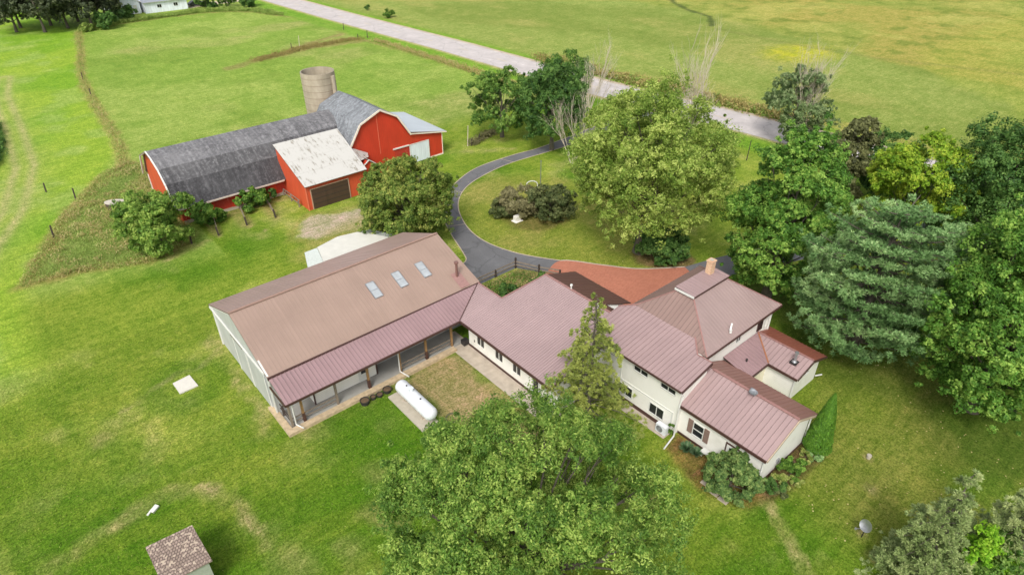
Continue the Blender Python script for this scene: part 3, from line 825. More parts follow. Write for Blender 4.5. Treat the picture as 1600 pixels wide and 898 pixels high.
# skylights
slope = (6.03 - 3.72) / 5.4
SKY_G = plain('skylight_panel', srgb(164, 169, 172), 0.25, var=0.15, scale=2)
for x0 in (18.05, 20.33, 22.52):
    f = lambda x, y, e=0.0: (x, y, 3.72 + (y - 35) * slope + e)
    mb = MB(); x1 = x0 + 0.68; ya, yb = 37.12, 38.52
    for (p, q) in (((x0, ya), (x0, yb)), ((x1, ya), (x1, yb)), ((x0, ya), (x1, ya)), ((x0, yb), (x1, yb)), ((x0, 37.8), (x1, 37.8))):
        mb.beam(f(*p, 0.04), f(*q, 0.04), 0.05, 0.07)
    s_ = mb.build('skylight', STEEL, pb)
    mb = MB(); mb.hexa([f(x0, ya, 0.035), f(x1, ya, 0.035), f(x1, yb, 0.035), f(x0, yb, 0.035)], [f(x0, ya, 0.065), f(x1, ya, 0.065), f(x1, yb, 0.065), f(x0, yb, 0.065)])
    q = mb.build('pane', SKY_G); q.parent = s_
# flue and its flashing
zf_ = 3.72 + 1.1 * slope
mb = MB(); mb.tube((24.95, 36.15, zf_), (24.95, 36.15, zf_ + 1.25), 0.11); mb.tube((24.95, 36.15, zf_ + 1.3), (24.95, 36.15, zf_ + 1.42), 0.19, 0.19); mb.tube((24.95, 36.15, zf_ + 1.2), (24.95, 36.15, zf_ + 1.3), 0.07)
mb.build('flue_pipe', plain('flue_brown', srgb(120, 88, 80), 0.4), pb, smooth=True)
mb = MB(); mb.hexa([(24.55, 35.05, 3.79), (25.4, 35.05, 3.79), (25.4, 36.5, 4.41), (24.55, 36.5, 4.41)], [(24.55, 35.05, 3.81), (25.4, 35.05, 3.81), (25.4, 36.5, 4.43), (24.55, 36.5, 4.43)])
mb.build('flashing', plain('flashing_brown', srgb(150, 116, 110), 0.35), pb)
# porch: roof, deck, curb, posts, rails, small enclosure
HIP0, HIP1 = (22.55, 32.65, 2.93), (26.15, 34.95, 3.70)
roof_sheet('porch_roof', pb, [(8.5, 32.62, 2.93), HIP0, HIP1, (8.5, 34.98, 3.60)], X_, ROOF_PORCH, 0.30)
mb = MB(); mb.box(8.5, 22.5, 32.56, 32.64, 2.76, 2.93); mb.box(8.42, 8.5, 32.6, 35.0, 2.76, 2.95); mb.build('porch_fascia', TRIM_BROWN, pb)
mb = MB(); mb.box(8.75, 23.3, 33.3, 36.6, 0.0, 0.16); mb.build('porch_deck', DECK, pb)
mb = MB(); mb.box(8.28, 22.2, 32.78, 33.28, 0, 0.24); mb.box(8.28, 8.72, 33.29, 36.3, 0, 0.24); mb.build('porch_curb', STONE, pb)
for i, x in enumerate((8.85, 9.72, 12.24, 14.78, 17.45, 19.8, 22.2)):
    mb = MB(); mb.box(x - 0.075, x + 0.075, 33.38, 33.53, 0.16, 2.9)
    po = mb.build('porch_post', WOODG if i in (0, 2) else WOOD, pb)
    if i in (1, 3, 5):
        g = MB(); g.box(x - 0.10, x + 0.10, 33.35, 33.56, 0.17, 0.9); q = g.build('post_sleeve', TRIM_BROWN); q.parent = po
        q.location = (0, 0, 0)
mb = MB()
for z in (0.5, 0.85):
    mb.beam((8.85, 33.46, z), (12.2, 33.46, z), 0.05, 0.07)
mb.build('porch_rail', WOODG, pb)
mb = MB()
for z in (0.5, 0.85): mb.beam((17.45, 33.46, z), (22.2, 33.46, z), 0.05, 0.07)
mb.build('porch_rail', WOODG, pb)
mb = MB()
for z in (0.5, 0.85): mb.beam((8.85, 33.46, z), (8.85, 36.2, z), 0.05, 0.09)
mb.box(8.78, 8.92, 36.1, 36.25, 0.16, 1.0); mb.box(8.78, 8.92, 34.8, 34.92, 0.16, 1.0)
mb.build('porch_rail', WOODD, pb)
mb = MB(); mb.prism([(34.45, 0.16), (35.3, 0.16), (35.3, 3.3), (34.45, 3.2)], 'x', 11.0, 16.0); mb.build('porch_wall', CREAM, pb)
mb = MB(); mb.box(10.95, 11.05, 34.38, 34.46, 0.16, 3.2); mb.build('corner_post', TRIM_BROWN, pb)
mb = MB(); mb.box(15.95, 16.05, 34.38, 34.46, 0.16, 3.2); mb.build('corner_post', TRIM_BROWN, pb)
mb = MB(); mb.box(14.5, 15.35, 34.40, 34.45, 0.17, 2.15); dr = mb.build('door', WHITEPAINT, pb)
mb = MB(); mb.box(14.72, 15.2, 34.385, 34.40, 0.85, 1.95); q = mb.build('door_glass', GLASS); q.parent = dr
mb = MB(); mb.tube((9.05, 32.7, 2.85), (9.05, 33.3, 2.4), 0.045); mb.tube((9.05, 33.3, 2.4), (9.05, 33.3, 0.35), 0.045); mb.tube((9.05, 33.3, 0.35), (9.3, 32.7, 0.28), 0.045)
mb.build('downspout', WHITEPAINT, pb, smooth=True)
mb = MB(); mb.tube((17.3, 32.7, 2.85), (17.3, 33.28, 2.5), 0.045); mb.tube((17.3, 33.28, 2.5), (17.3, 33.28, 0.4), 0.045); mb.tube((17.3, 33.28, 0.4), (17.55, 32.45, 0.28), 0.045)
mb.build('downspout', WHITEPAINT, pb, smooth=True)

# ------------------------------------------------------------------ farmhouse
fh = thing('farmhouse', 'rambling cream farmhouse with maroon ribbed steel roofs and a brick chimney', 'house', (30, 16, 0))
# long low wing beside the courtyard
s1 = 0.22; zr = 2.93 + s1 * 7.6
mb = MB()
mb.prism([(23.4, 0), (33.6, 0), (33.6, 2.95), (30.15, 4.5), (23.4, 3.02)], 'y', 24.2, 31.2)
mb.prism([(23.4, 0), (27.9, 0), (27.9, 4.0), (23.4, 3.02)], 'y', 22.75, 24.19)
mb.prism([(23.4, 0), (26.05, 0), (26.05, 3.6), (23.4, 3.02)], 'y', 31.21, 32.75)
mb.build('wall', CREAM, fh)
roof_sheet('roof', fh, [(22.55, 22.6, 2.93), HIP0, HIP1, (26.15, 31.95, 3.72), (30.15, 31.25, zr), (30.15, 24.2, zr), (27.65, 24.2, 4.06), (27.65, 22.6, 4.06)], Y_, ROOF_FINE, 0.21, rib_h=0.02)
roof_sheet('roof', fh, [(30.17, 31.25, zr), (34.35, 31.95, 2.85), (34.35, 25.7, 2.85), (31.2, 25.7, 4.17), (31.2, 24.3, 4.17), (30.17, 24.3, zr)], Y_, ROOF_BROWN_SHADED, 0.30)
cap_line(fh, [(30.16, 31.25, zr), (30.16, 24.3, zr)], RIDGE)
cap_line(fh, [(HIP0[0], HIP0[1], 2.95), (HIP1[0], HIP1[1], 3.72)], TRIM_BROWN, 0.06, 0.03, 'valley_flashing')
cap_line(fh, [(26.15, 34.95, 3.72), (26.15, 31.95, 3.74), (30.15, 31.25, zr)], RIDGE, 0.10, 0.03, 'rake_trim')
mb = MB(); mb.box(22.48, 22.56, 22.6, 32.6, 2.74, 2.95); mb.beam((22.55, 22.56, 2.85), (27.6, 22.56, 3.97), 0.08, 0.18); mb.build('fascia', TRIM_BROWN, fh)
mb = MB(); mb.box(23.36, 23.40, 22.75, 32.75, 0.05, 0.26); mb.build('base_trim', TRIM_BROWN, fh)
for yc in (31.2, 28.98, 26.95):
    window(fh, 'x', 23.4, -1, yc, 1.30, 0.84, 0.86, 2, fr=CREAM)
mb = MB(); mb.box(23.35, 23.4, 24.5, 25.25, 0.2, 1.95); dr = mb.build('door', WHITEPAINT, fh)
mb = MB(); mb.box(23.335, 23.35, 24.62, 25.12, 0.35, 1.85); q = mb.build('door_glass', GLASS); q.parent = dr
mb = MB(); mb.box(23.34, 23.40, 31.98, 32.02, 0.8, 1.0); mb.build('meter_box', DARKMET, fh)
mb = MB(); mb.box(22.9, 23.4, 32.78, 33.2, 0.16, 0.6); mb.build('storage_box', DARKMET, fh)
for (vx, vy) in ((30.2, 28.4), (29.9, 25.3)):
    mb = MB(); mb.tube((vx, vy, zr - 0.1), (vx, vy, zr + 0.35), 0.06); mb.lathe([(0.0, .1), (.1, .06), (.12, 0), (0.1, -.06), (0, -.1)], (vx, vy, zr + .38), 12)
    mb.build('roof_vent', WHITEPAINT, fh, smooth=True)
# connector wall under the porch hip
mb = MB(); mb.prism([(33.0, 0), (34.8, 0), (34.8, 3.5), (33.0, 3.5)], 'x', 25.6, 26.05); mb.build('wall', CREAM_D, fh)

# two-storey block along the patio, shed roof leaning on the main hip
f2 = lambda x: 4.30 + 0.2 * (x - 27.6)
mb = MB(); mb.prism([(27.9, 0), (30.6, 0), (30.6, f2(30.6) - 0.08), (27.9, f2(27.9) - 0.08)], 'y', 16.15, 24.0); mb.build('wall', CREAM, fh)
roof_sheet('roof', fh, [(27.5, 15.9, f2(27.5)), (30.66, 15.95, f2(30.66)), (30.62, 17.06, f2(30.62)), (31.85, 18.2, f2(31.85)), (31.95, 23.1, f2(31.95)), (30.85, 24.2, f2(30.85)), (27.5, 24.2, f2(27.5))], Y_, ROOF_MAUVE, 0.33)
cap_line(fh, [(30.66, 15.95, f2(30.66)), (30.62, 17.06, f2(30.62)), (31.85, 18.2, f2(31.85)), (31.95, 23.1, f2(31.95)), (30.85, 24.2, f2(30.85))], RIDGE, 0.09, 0.03)
mb = MB(); mb.box(27.42, 27.50, 15.9, 24.2, 4.18, 4.30); mb.beam((27.5, 15.86, 4.2), (30.66, 15.9, f2(30.66) - 0.09), 0.06, 0.18); mb.build('fascia', TRIM_BROWN, fh)
mb = MB(); mb.box(27.86, 27.90, 16.15, 24.0, 0.04, 0.34); mb.build('base_trim', TRIM_BROWN, fh)
for yc in (19.38, 17.1): window(fh, 'x', 27.9, -1, yc, 3.52, 1.14, 0.36, 2, fr=WHITEPAINT)
for yc in (17.72, 20.45): window(fh, 'x', 27.9, -1, yc, 1.08, 1.14, 0.80, 2, fr=WHITEPAINT)
mb = MB(); mb.box(27.86, 27.9, 16.5, 23.2, 1.80, 1.86); mb.box(27.84, 27.9, 20.98, 21.06, 1.88, 4.1); mb.box(27.84, 27.9, 16.42, 16.52, 0.5, 1.88); mb.build('conduit', WHITEPAINT, fh)
mb = MB(); mb.tube((27.78, 16.02, 2.75), (27.78, 16.02, 0.12), 0.055); mb.tube((27.78, 16.02, 0.12), (26.4, 15.75, 0.08), 0.055); mb.tube((27.78, 16.02, 2.7), (28.0, 16.02, 3.6), 0.045); mb.build('downspout', WHITEPAINT, fh, smooth=True)

# main two-storey block under a cut-off hip roof
E0, E1 = (31.05, 16.6), (40.4, 23.9); zE = 4.70
T0, T1 = (33.8, 20.0), (37.75, 21.35); zT = 6.50
mb = MB(); mb.box(30.9, 39.95, 16.98, 23.5, 0, 4.66); mb.build('wall', CREAM, fh)
A = [(E0[0], E0[1], zE), (E1[0], E0[1], zE), (E1[0], E1[1], zE), (E0[0], E1[1], zE)]
B = [(T0[0], T0[1], zT), (T1[0], T0[1], zT), (T1[0], T1[1], zT), (T0[0], T1[1], zT)]
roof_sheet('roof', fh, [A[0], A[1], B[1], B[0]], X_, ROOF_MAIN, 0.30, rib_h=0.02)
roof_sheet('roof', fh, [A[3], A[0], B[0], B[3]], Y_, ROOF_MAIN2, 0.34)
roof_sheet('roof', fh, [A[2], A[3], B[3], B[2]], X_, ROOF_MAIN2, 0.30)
roof_sheet('roof', fh, [A[1], A[2], B[2], B[1]], Y_, ROOF_MAUVE_SHADED, 0.33)
for a, b_ in zip(A, B): cap_line(fh, [a, b_], RIDGE, 0.09, 0.03, 'hip_cap')
# raised cap on top of the hip
mb = MB()
cx0, cx1, cy0, cy1 = 33.7, 37.95, 19.9, 21.45
mb.hexa([(cx0, cy0, 6.42), (cx1, cy0, 6.42), (cx1, cy1, 6.42), (cx0, cy1, 6.42)], [(cx0, cy0, 6.66), (cx1, cy0, 6.66), (cx1, cy1, 6.66), (cx0, cy1, 6.66)])
mb.build('cap_box', TRIM_BROWN, fh)
roof_sheet('cap_roof', fh, [(cx0 - 0.05, cy0 - 0.05, 6.70), (cx1 + 0.05, cy0 - 0.05, 6.70), (cx1 + 0.05, cy1 + 0.05, 6.80), (cx0 - 0.05, cy1 + 0.05, 6.80)], X_, ROOF_MAUVE, 0.42, th=0.04, rib_h=0.02)
mb = MB(); mb.box(cx0 - 0.10, cx0 - 0.05, cy0 - 0.05, cy1 + 0.05, 6.56, 6.72); mb.build('cap_flashing', WHITEPAINT, fh)
mb = MB(); mb.box(36.85, 37.35, 20.8, 21.25, 6.6, 7.75); mb.box(36.81, 37.39, 20.76, 21.29, 7.752, 7.86); ch_ = mb.build('chimney', CHIMNEY, fh)
mb = MB(); mb.box(36.95, 37.25, 20.88, 21.17, 7.862, 7.90); q = mb.build('chimney_cap', CONC_L); q.parent = ch_
mb = MB(); mb.box(31.05, 40.4, 16.53, 16.60, 4.55, 4.70); mb.box(40.4, 40.46, 16.6, 23.9, 4.55, 4.70); mb.build('fascia', TRIM_BROWN, fh)
window(fh, 'y', 16.98, -1, 35.6, 3.80, 0.52, 0.62, 2)
window(fh, 'y', 16.98, -1, 38.5, 3.52, 0.62, 0.72, 1, fr=TRIM_BROWN)
mb = MB(); mb.box(39.0, 39.06, 16.93, 16.98, 2.8, 4.6); mb.box(39.5, 39.56, 16.93, 16.98, 2.8, 4.6); mb.box(39.92, 40.0, 16.93, 17.02, 0, 4.6); mb.build('corner_trim', WHITEPAINT, fh)
mb = MB(); mb.tube((34.2, 16.95, 5.0), (34.2, 16.95, 5.25), 0.09); mb.beam((34.1, 16.95, 5.25), (34.45, 17.1, 5.6), 0.10, 0.06); mb.build('roof_vent', WHITEPAINT, fh, smooth=True)

# low gabled wing at the corner of the garden
mb = MB(); mb.prism([(28.3, 0), (33.6, 0), (33.6, 2.68), (31.1, 3.93), (28.3, 2.72)], 'y', 10.15, 16.14); mb.build('wall', CREAM, fh)
mb = MB(); mb.box(28.26, 28.3, 10.15, 16.1, 0.03, 0.22); mb.box(28.3, 33.6, 10.11, 10.15, 0.03, 0.2); mb.build('base_trim', TRIM_BROWN, fh)
roof_sheet('roof', fh, [(28.0, 9.9, 2.73), (31.1, 9.9, 4.06), (31.1, 16.3, 4.06), (28.0, 16.2, 2.73)], Y_, ROOF_MAUVE, 0.33)
roof_sheet('roof', fh, [(31.1, 9.9, 4.06), (34.13, 9.9, 2.60), (34.13, 16.95, 2.60), (31.1, 16.95, 4.06)], Y_, ROOF_MAUVE_SHADED, 0.33)
cap_line(fh, [(31.1, 9.9, 4.07), (31.1, 16.0, 4.07)], RIDGE, 0.2, 0.04)
mb = MB(); mb.box(27.92, 28.0, 9.9, 16.1, 2.55, 2.74); mb.build('fascia', TRIM_BROWN, fh)
mb = MB(); mb.beam((28.0, 9.86, 2.66), (31.1, 9.86, 3.98), 0.06, 0.14); mb.beam((31.1, 9.86, 3.98), (34.13, 9.86, 2.52), 0.06, 0.14); mb.build('rake_trim', plain('trim_tan', srgb(180, 160, 138), 0.5), fh)
w_ = window(fh, 'x', 28.3, -1, 14.66, 1.30, 0.72, 1.02, 2, False, fr=WHITEPAINT)
for yc in (15.27, 14.04):
    mb = MB(); mb.box(28.24, 28.3, yc - 0.18, yc + 0.18, 0.75, 1.88); mb.build('shutter', SHUT, fh)
mb = MB(); mb.box(28.24, 28.3, 11.6, 12.65, 0.2, 1.95); dr = mb.build('door', TRIM_BROWN, fh)
mb = MB(); mb.box(28.225, 28.24, 11.7, 12.55, 0.3, 1.85); q = mb.build('door_panel', WHITEPAINT); q.parent = dr
mb = MB(); mb.box(28.21, 28.225, 11.9, 12.35, 1.0, 1.7); q = mb.build('door_glass', GLASS); q.parent = dr
mb = MB(); mb.box(28.18, 28.28, 11.38, 11.48, 1.6, 1.85); mb.build('wall_lamp', DARKMET, fh)
mb = MB(); mb.tube((33.72, 10.1, 2.5), (33.72, 10.1, 0.1), 0.05); mb.build('downspout', WHITEPAINT, fh, smooth=True)
mb = MB(); mb.tube((28.24, 10.12, 2.6), (28.24, 10.12, 0.1), 0.045); mb.build('downspout', WHITEPAINT, fh, smooth=True)
mb = MB(); mb.box(30.2, 30.42, 10.04, 10.15, 0.75, 1.05); mb.build('meter_box', STEEL, fh)
# dish on the ridge
mb = MB(); mb.tube((30.95, 12.85, 4.0), (30.95, 12.85, 4.35), 0.03)
mb.lathe([(0.0, 0.0), (0.12, 0.01), (0.22, 0.05), (0.28, 0.09)], (30.8, 12.9, 4.3), 20)
mb.box(31.0, 31.2, 13.0, 13.25, 4.06, 4.32)
mb.build('satellite_dish', STEEL, fh, smooth=True)

# kitchen wing: low pitched roofs in the inner corner
mb = MB()
mb.prism([(36.75, 0), (40.35, 0), (40.35, 2.2), (38.5, 2.88), (36.75, 2.38)], 'y', 12.85, 16.9)
mb.build('wall', CREAM, fh)
mb = MB(); mb.box(33.62, 36.75, 15.0, 16.9, 0, 2.25); mb.build('wall', CREAM_D, fh)
g4 = 0.3
roof_sheet('roof', fh, [(36.45, 12.55, 2.36), (38.4, 12.55, 2.96), (38.4, 16.9, 2.96), (36.5, 14.8, 2.37)], Y_, ROOF_MAUVE, 0.33)
roof_sheet('roof', fh, [(38.4, 12.55, 2.97), (40.6, 12.55, 2.20), (40.75, 17.2, 2.20), (38.4, 17.2, 2.97)], Y_, plain('roof_red_shaded', srgb(138, 84, 70), 0.4), 0.33, ribs=True)  # reddish slope facing away from the sun, shading included in its colour
roof_sheet('roof', fh, [(34.0, 14.8, 2.37), (36.5, 14.8, 2.37), (38.4, 16.95, 2.97), (34.0, 16.95, 2.97)], X_, ROOF_PORCH, 0.33)
cap_line(fh, [(38.4, 12.55, 2.98), (38.4, 16.95, 2.98)], RIDGE, 0.14, 0.04)
cap_line(fh, [(36.5, 14.8, 2.37), (38.4, 16.93, 2.97)], plain('valley_rust', srgb(150, 98, 66), 0.5), 0.10, 0.02, 'valley_flashing')
mb = MB(); mb.box(36.38, 36.45, 12.55, 14.8, 2.2, 2.37); mb.box(34.0, 36.4, 14.73, 14.8, 2.2, 2.37); mb.beam((36.45, 12.5, 2.28), (38.4, 12.5, 2.88), .05, .14); mb.beam((38.4, 12.5, 2.88), (40.6, 12.5, 2.12), .05, .14); mb.build('fascia', TRIM_BROWN, fh)
window(fh, 'y', 12.85, -1, 38.5, 1.78, 0.55, 0.42, 2)
mb = MB(); mb.box(37.3, 37.8, 13.25, 13.75, 2.55, 2.78); b0 = mb.build('flue_base', DARKMET, fh)
mb = MB(); mb.tube((37.55, 13.5, 2.78), (37.55, 13.5, 2.90), 0.19, 0.12); mb.tube((37.55, 13.5, 2.9), (37.55, 13.5, 3.5), 0.09); mb.tube((37.55, 13.5, 3.5), (37.55, 13.5, 3.62), 0.15, 0.13); mb.build('flue_pipe', STEEL, fh, smooth=True)
mb = MB(); mb.tube((35.2, 15.8, 2.6), (35.2, 15.8, 2.85), 0.07); mb.build('roof_vent', DARKMET, fh, smooth=True)
mb = MB(); mb.tube((36.68, 12.8, 2.3), (36.68, 12.8, 0.05), 0.045); mb.build('downspout', WHITEPAINT, fh, smooth=True)
mb = MB(); mb.tube((40.4, 12.8, 0.3), (41.0, 12.6, 0.2), 0.06); mb.build('drain_pipe', WHITEPAINT, fh, smooth=True)

# ------------------------------------------------------------------ red barn complex
rb = thing('barn', 'big red barn with a long grey gambrel wing, white-roofed garage and lean-to', 'barn', (20, 70, 0))
xl, xr = 12.9, 33.5
prof = [(69.3, 0), (80.2, 0), (80.2, 2.3), (78.6, 5.0), (74.9, 6.52), (73.2, 6.2), (71.6, 5.5), (70.2, 4.25), (69.3, 2.9)]
mb = MB(); mb.prism(prof, 'x', xl, xr); mb.build('wall', ORANGE, rb)
mb = MB(); mb.box(13.0, 24.4, 69.25, 69.30, 0.35, 2.1); mb.build('boarding', REDWORN, rb)
mb = MB(); mb.box(13.0, 24.4, 69.2, 69.3, 0.0, 0.35); mb.build('foundation', CONC, rb)
for x0 in (15.4, 18.2, 22.4):
    mb = MB(); mb.box(x0, x0 + 1.0, 69.18, 69.25, 0.35, 1.9); mb.build('stable_door', RED, rb)
def curve_roof(y0, z0, y1, z1, x0, x1, m, name='roof', sag=0.0, n=1):
    for k in range(n):
        pass
    return roof_sheet(name, rb, [(x0, y0, z0), (x1, y0, z0), (x1, y1, z1), (x0, y1, z1)], X_, m, ribs=False, th=0.10, trim=WOODG)
curve_roof(68.6, 2.05, 70.1, 4.35, 12.55, 33.0, SH_DARK)
curve_roof(70.1, 4.352, 71.5, 5.60, 12.50, 33.0, SH_MID)
curve_roof(71.5, 5.602, 73.2, 6.32, 12.40, 33.8, SH_LIGHT)
curve_roof(73.2, 6.322, 74.9, 6.65, 12.35, 33.8, SH_LIGHT)
curve_roof(78.7, 5.1, 74.9, 6.65, 12.35, 33.8, SH_LIGHT)
curve_roof(80.35, 2.5, 78.7, 5.1, 12.75, 33.8, SH_DARK)
mb = MB()
pp = [(68.6, 2.0), (70.1, 4.28), (71.5, 5.52), (73.2, 6.25), (74.9, 6.58), (78.7, 5.02), (80.35, 2.4)]
for a, b_ in zip(pp[:-1], pp[1:]): mb.beam((12.45, a[0], a[1]), (12.45, b_[0], b_[1]), 0.14, 0.16)
mb.box(12.8, 12.9, 80.1, 80.25, 0, 2.2)
mb.build('rake_trim', WHITEPAINT, rb)
mb = MB(); mb.box(12.6, 24.3, 68.52, 68.60, 1.90, 2.06); mb.build('eave_trim', plain('trim_pale', srgb(196, 180, 168), 0.6), rb)
# tall gambrel barn
gy0, gy1 = 67.3, 77.0
g_ = [(32.4, 0), (40.5, 0), (40.5, 3.9), (38.85, 6.55), (36.65, 7.75), (33.9, 6.6), (32.4, 4.35)]
mb = MB(); mb.prism(g_, 'y', gy0, gy1); mb.prism([(40.5, 0), (45.4, 0), (45.4, 3.0), (40.5, 3.85)], 'y', gy0, gy1 + 0.002); mb.build('wall', RED, rb)
def groof(a, b_, m, ribs=False):
    return roof_sheet('roof', rb, [(a[0], gy0 - 0.25, a[1]), (b_[0], gy0 - 0.25, b_[1]), (b_[0], gy1 + 0.25, b_[1]), (a[0], gy1 + 0.25, a[1])], Y_, m, 0.6, ribs=ribs, th=0.10, trim=WOODG)
groof((32.15, 4.2), (33.85, 6.72), SH_BLUE); groof((33.85, 6.722), (36.65, 7.9), SH_BLUE)
groof((36.65, 7.9), (38.9, 6.68), SH_BLUE); groof((38.9, 6.68), (40.62, 3.98), SH_BLUE)
groof((40.3, 4.28), (46.0, 3.08), ROOF_WHITE, True)
mb = MB()
for a, b_ in zip([(32.15, 4.15), (33.85, 6.66), (36.65, 7.83), (38.9, 6.6), (40.62, 3.9)][:-1], [(32.15, 4.15), (33.85, 6.66), (36.65, 7.83), (38.9, 6.6), (40.62, 3.9)][1:]):
    mb.beam((a[0], gy0 - 0.3, a[1]), (b_[0], gy0 - 0.3, b_[1]), 0.10, 0.20)
mb.beam((40.7, gy0 - 0.3, 3.95), (46.0, gy0 - 0.3, 3.0), 0.08, 0.12)
mb.box(45.36, 45.46, gy0 - 0.05, gy0, 0.0, 3.0); mb.box(40.5, 45.4, gy0 - 0.04, gy0 - .001, 0.0, 0.18)
mb.build('rake_trim', plain('trim_cream', srgb(226, 212, 196), 0.6), rb)
mb = MB(); mb.box(40.35, 43.25, gy0 - 0.13, gy0 - 0.06, 0.08, 2.45); dr = mb.build('sliding_door', board_siding('door_white_boards', srgb(214, 220, 226), 0.3, 0.5), rb)
mb = MB(); mb.box(43.1, 43.27, gy0 - 0.16, gy0 - 0.13, 0.05, 2.5); mb.box(40.33, 40.45, gy0 - 0.16, gy0 - 0.13, 0.05, 2.5); mb.box(40.33, 43.27, gy0 - 0.16, gy0 - 0.13, 2.5, 2.6); q = mb.build('door_frame', WHITEPAINT); q.parent = dr
mb = MB(); mb.box(38.0, 40.3, gy0 - 0.14, gy0, 2.46, 2.60); mb.build('door_track', WHITEPAINT, rb)
mb = MB(); mb.box(38.2, 40.3, gy0 - 0.03, gy0 - 0.001, 0.1, 2.4); mb.build('door_recess', REDWORN, rb)
mb = MB(); mb.box(36.2, 36.28, gy0 - 0.02, gy0 - 0.001, 2.4, 7.4); mb.build('seam_batten', plain('batten_pale_red', srgb(206, 104, 78), .6), rb)
# garage
mb = MB(); mb.prism([(63.4, 0), (69.9, 0), (69.9, 5.72), (63.4, 3.05)], 'x', 24.5, 31.9); mb.build('wall', ORANGE, rb)
roof_sheet('roof', rb, [(24.3, 62.95, 3.0), (31.9, 62.95, 3.0), (33.3, 65.2, 3.9), (32.3, 67.2, 4.75), (32.3, 69.95, 5.85), (24.3, 69.95, 5.85)][:2] + [(32.3, 69.95, 5.85), (24.3, 69.95, 5.85)], X_, OLDWHITE, ribs=False, th=0.08, trim=WOODG)
roof_sheet('roof', rb, [(31.95, 64.6, 3.45), (33.9, 66.0, 3.05), (34.4, 67.1, 3.1), (32.2, 67.2, 4.3)], X_, OLDWHITE, ribs=False, th=0.06, trim=WOODG)
mb = MB(); mb.prism([(31.9, 0), (34.6, 0), (34.6, 1.9), (33.1, 3.1), (31.9, 2.4)], 'y', 64.6, 67.3); mb.build('entry_wall', RED, rb)
mb = MB(); mb.beam((31.9, 64.5, 2.5), (33.1, 64.5, 3.3), 0.08, 0.12); mb.beam((33.1, 64.5, 3.3), (34.9, 64.5, 1.9), 0.08, 0.12); mb.build('entry_trim', WHITEPAINT, rb)
roof_sheet('roof', rb, [(33.1, 64.4, 3.3), (34.95, 64.4, 1.85), (34.95, 67.25, 1.85), (33.1, 67.25, 3.3)], Y_, OLDWHITE, ribs=False, th=0.06, trim=WOODG)
mb = MB(); mb.box(25.05, 29.55, 63.33, 63.40, 0.0, 2.36); dr = mb.build('garage_door', GARDOOR, rb)
mb = MB()
for k in range(1, 4): mb.box(25.1, 29.5, 63.315, 63.33, 0.59 * k - 0.02, 0.59 * k + 0.02)
q = mb.build('door_seam', DARKMET); q.parent = dr
mb = MB(); mb.box(24.95, 25.05, 63.30, 63.39, 0, 2.46); mb.box(29.55, 29.65, 63.30, 63.39, 0, 2.46); mb.box(25.05, 29.55, 63.30, 63.39, 2.36, 2.46); mb.build('door_trim', plain('trim_taupe', srgb(168, 140, 118), .6), rb)
mb = MB(); mb.box(24.44, 24.56, 63.34, 63.46, 0, 3.0); mb.build('corner_trim', plain('trim_orange', srgb(214, 110, 80), .6), rb)

# silo
mb = MB()
n = 40; Rs, ri, zs = 2.15, 1.98, 10.0
mb.lathe([(Rs, 0), (Rs, zs), (ri, zs), (ri, 0.1), (0, 0.1)], (35.5, 80.1, 0), n)
silo = thing('silo', 'roofless round concrete silo standing behind the red barn', 'silo', (35.5, 80.1, 0))
mb.build('shell', SILO, silo, smooth=True)
mb = MB()
for k in range(12):
    z = 0.6 + k * 0.8
    for i in range(n):
        t0, t1 = 2 * math.pi * i / n, 2 * math.pi * (i + 1) / n
        mb.beam((35.5 + (Rs + .01) * math.cos(t0), 80.1 + (Rs + .01) * math.sin(t0), z), (35.5 + (Rs + .01) * math.cos(t1), 80.1 + (Rs + .01) * math.sin(t1), z), 0.03, 0.03)
mb.build('hoop', plain('hoop_rust', srgb(128, 112, 92), .8), silo)
mb = MB(); ta = math.radians(-62)
mb.tube((35.5 + 2.35 * math.cos(ta), 80.1 + 2.35 * math.sin(ta), 0), (35.5 + 2.3 * math.cos(ta), 80.1 + 2.3 * math.sin(ta), 9.6), 0.28, n=12); mb.build('chute', SILO, silo, smooth=True)

# ------------------------------------------------------------------ white low building behind the pole barn
PALEGREY = plain('roof_pale_grey', srgb(186, 192, 186), .5)
ws = thing('white_shed', 'low white metal-roofed shed half hidden behind the tan pole barn', 'shed', (22, 49, 0))
roof_sheet('roof', ws, [(18.7, 47.3, 2.75), (26.0, 47.3, 2.75), (24.0, 51.1, 2.55), (22.1, 51.55, 2.53), (19.7, 50.9, 2.56)], X_, CANOPY, ribs=False, trim=WHITEPAINT)
roof_sheet('roof', ws, [(18.68, 47.3, 2.70), (19.66, 50.9, 2.51), (18.75, 51.8, 1.95), (17.5, 48.3, 2.0)], Y_, PALEGREY, ribs=False, trim=WHITEPAINT)
roof_sheet('roof', ws, [(24.05, 51.1, 2.50), (26.05, 47.3, 2.70), (27.6, 47.4, 2.15), (25.6, 51.75, 2.0)], Y_, PALEGREY, ribs=False, trim=WHITEPAINT)
mb = MB(); mb.hexa([(18.7, 47.4, 0), (26.8, 47.4, 0), (25.0, 50.9, 0), (19.4, 50.9, 0)], [(18.7, 47.4, 2.0), (26.8, 47.4, 2.0), (25.0, 50.9, 1.95), (19.4, 50.9, 1.95)]); mb.build('wall', GREYSTEEL, ws)

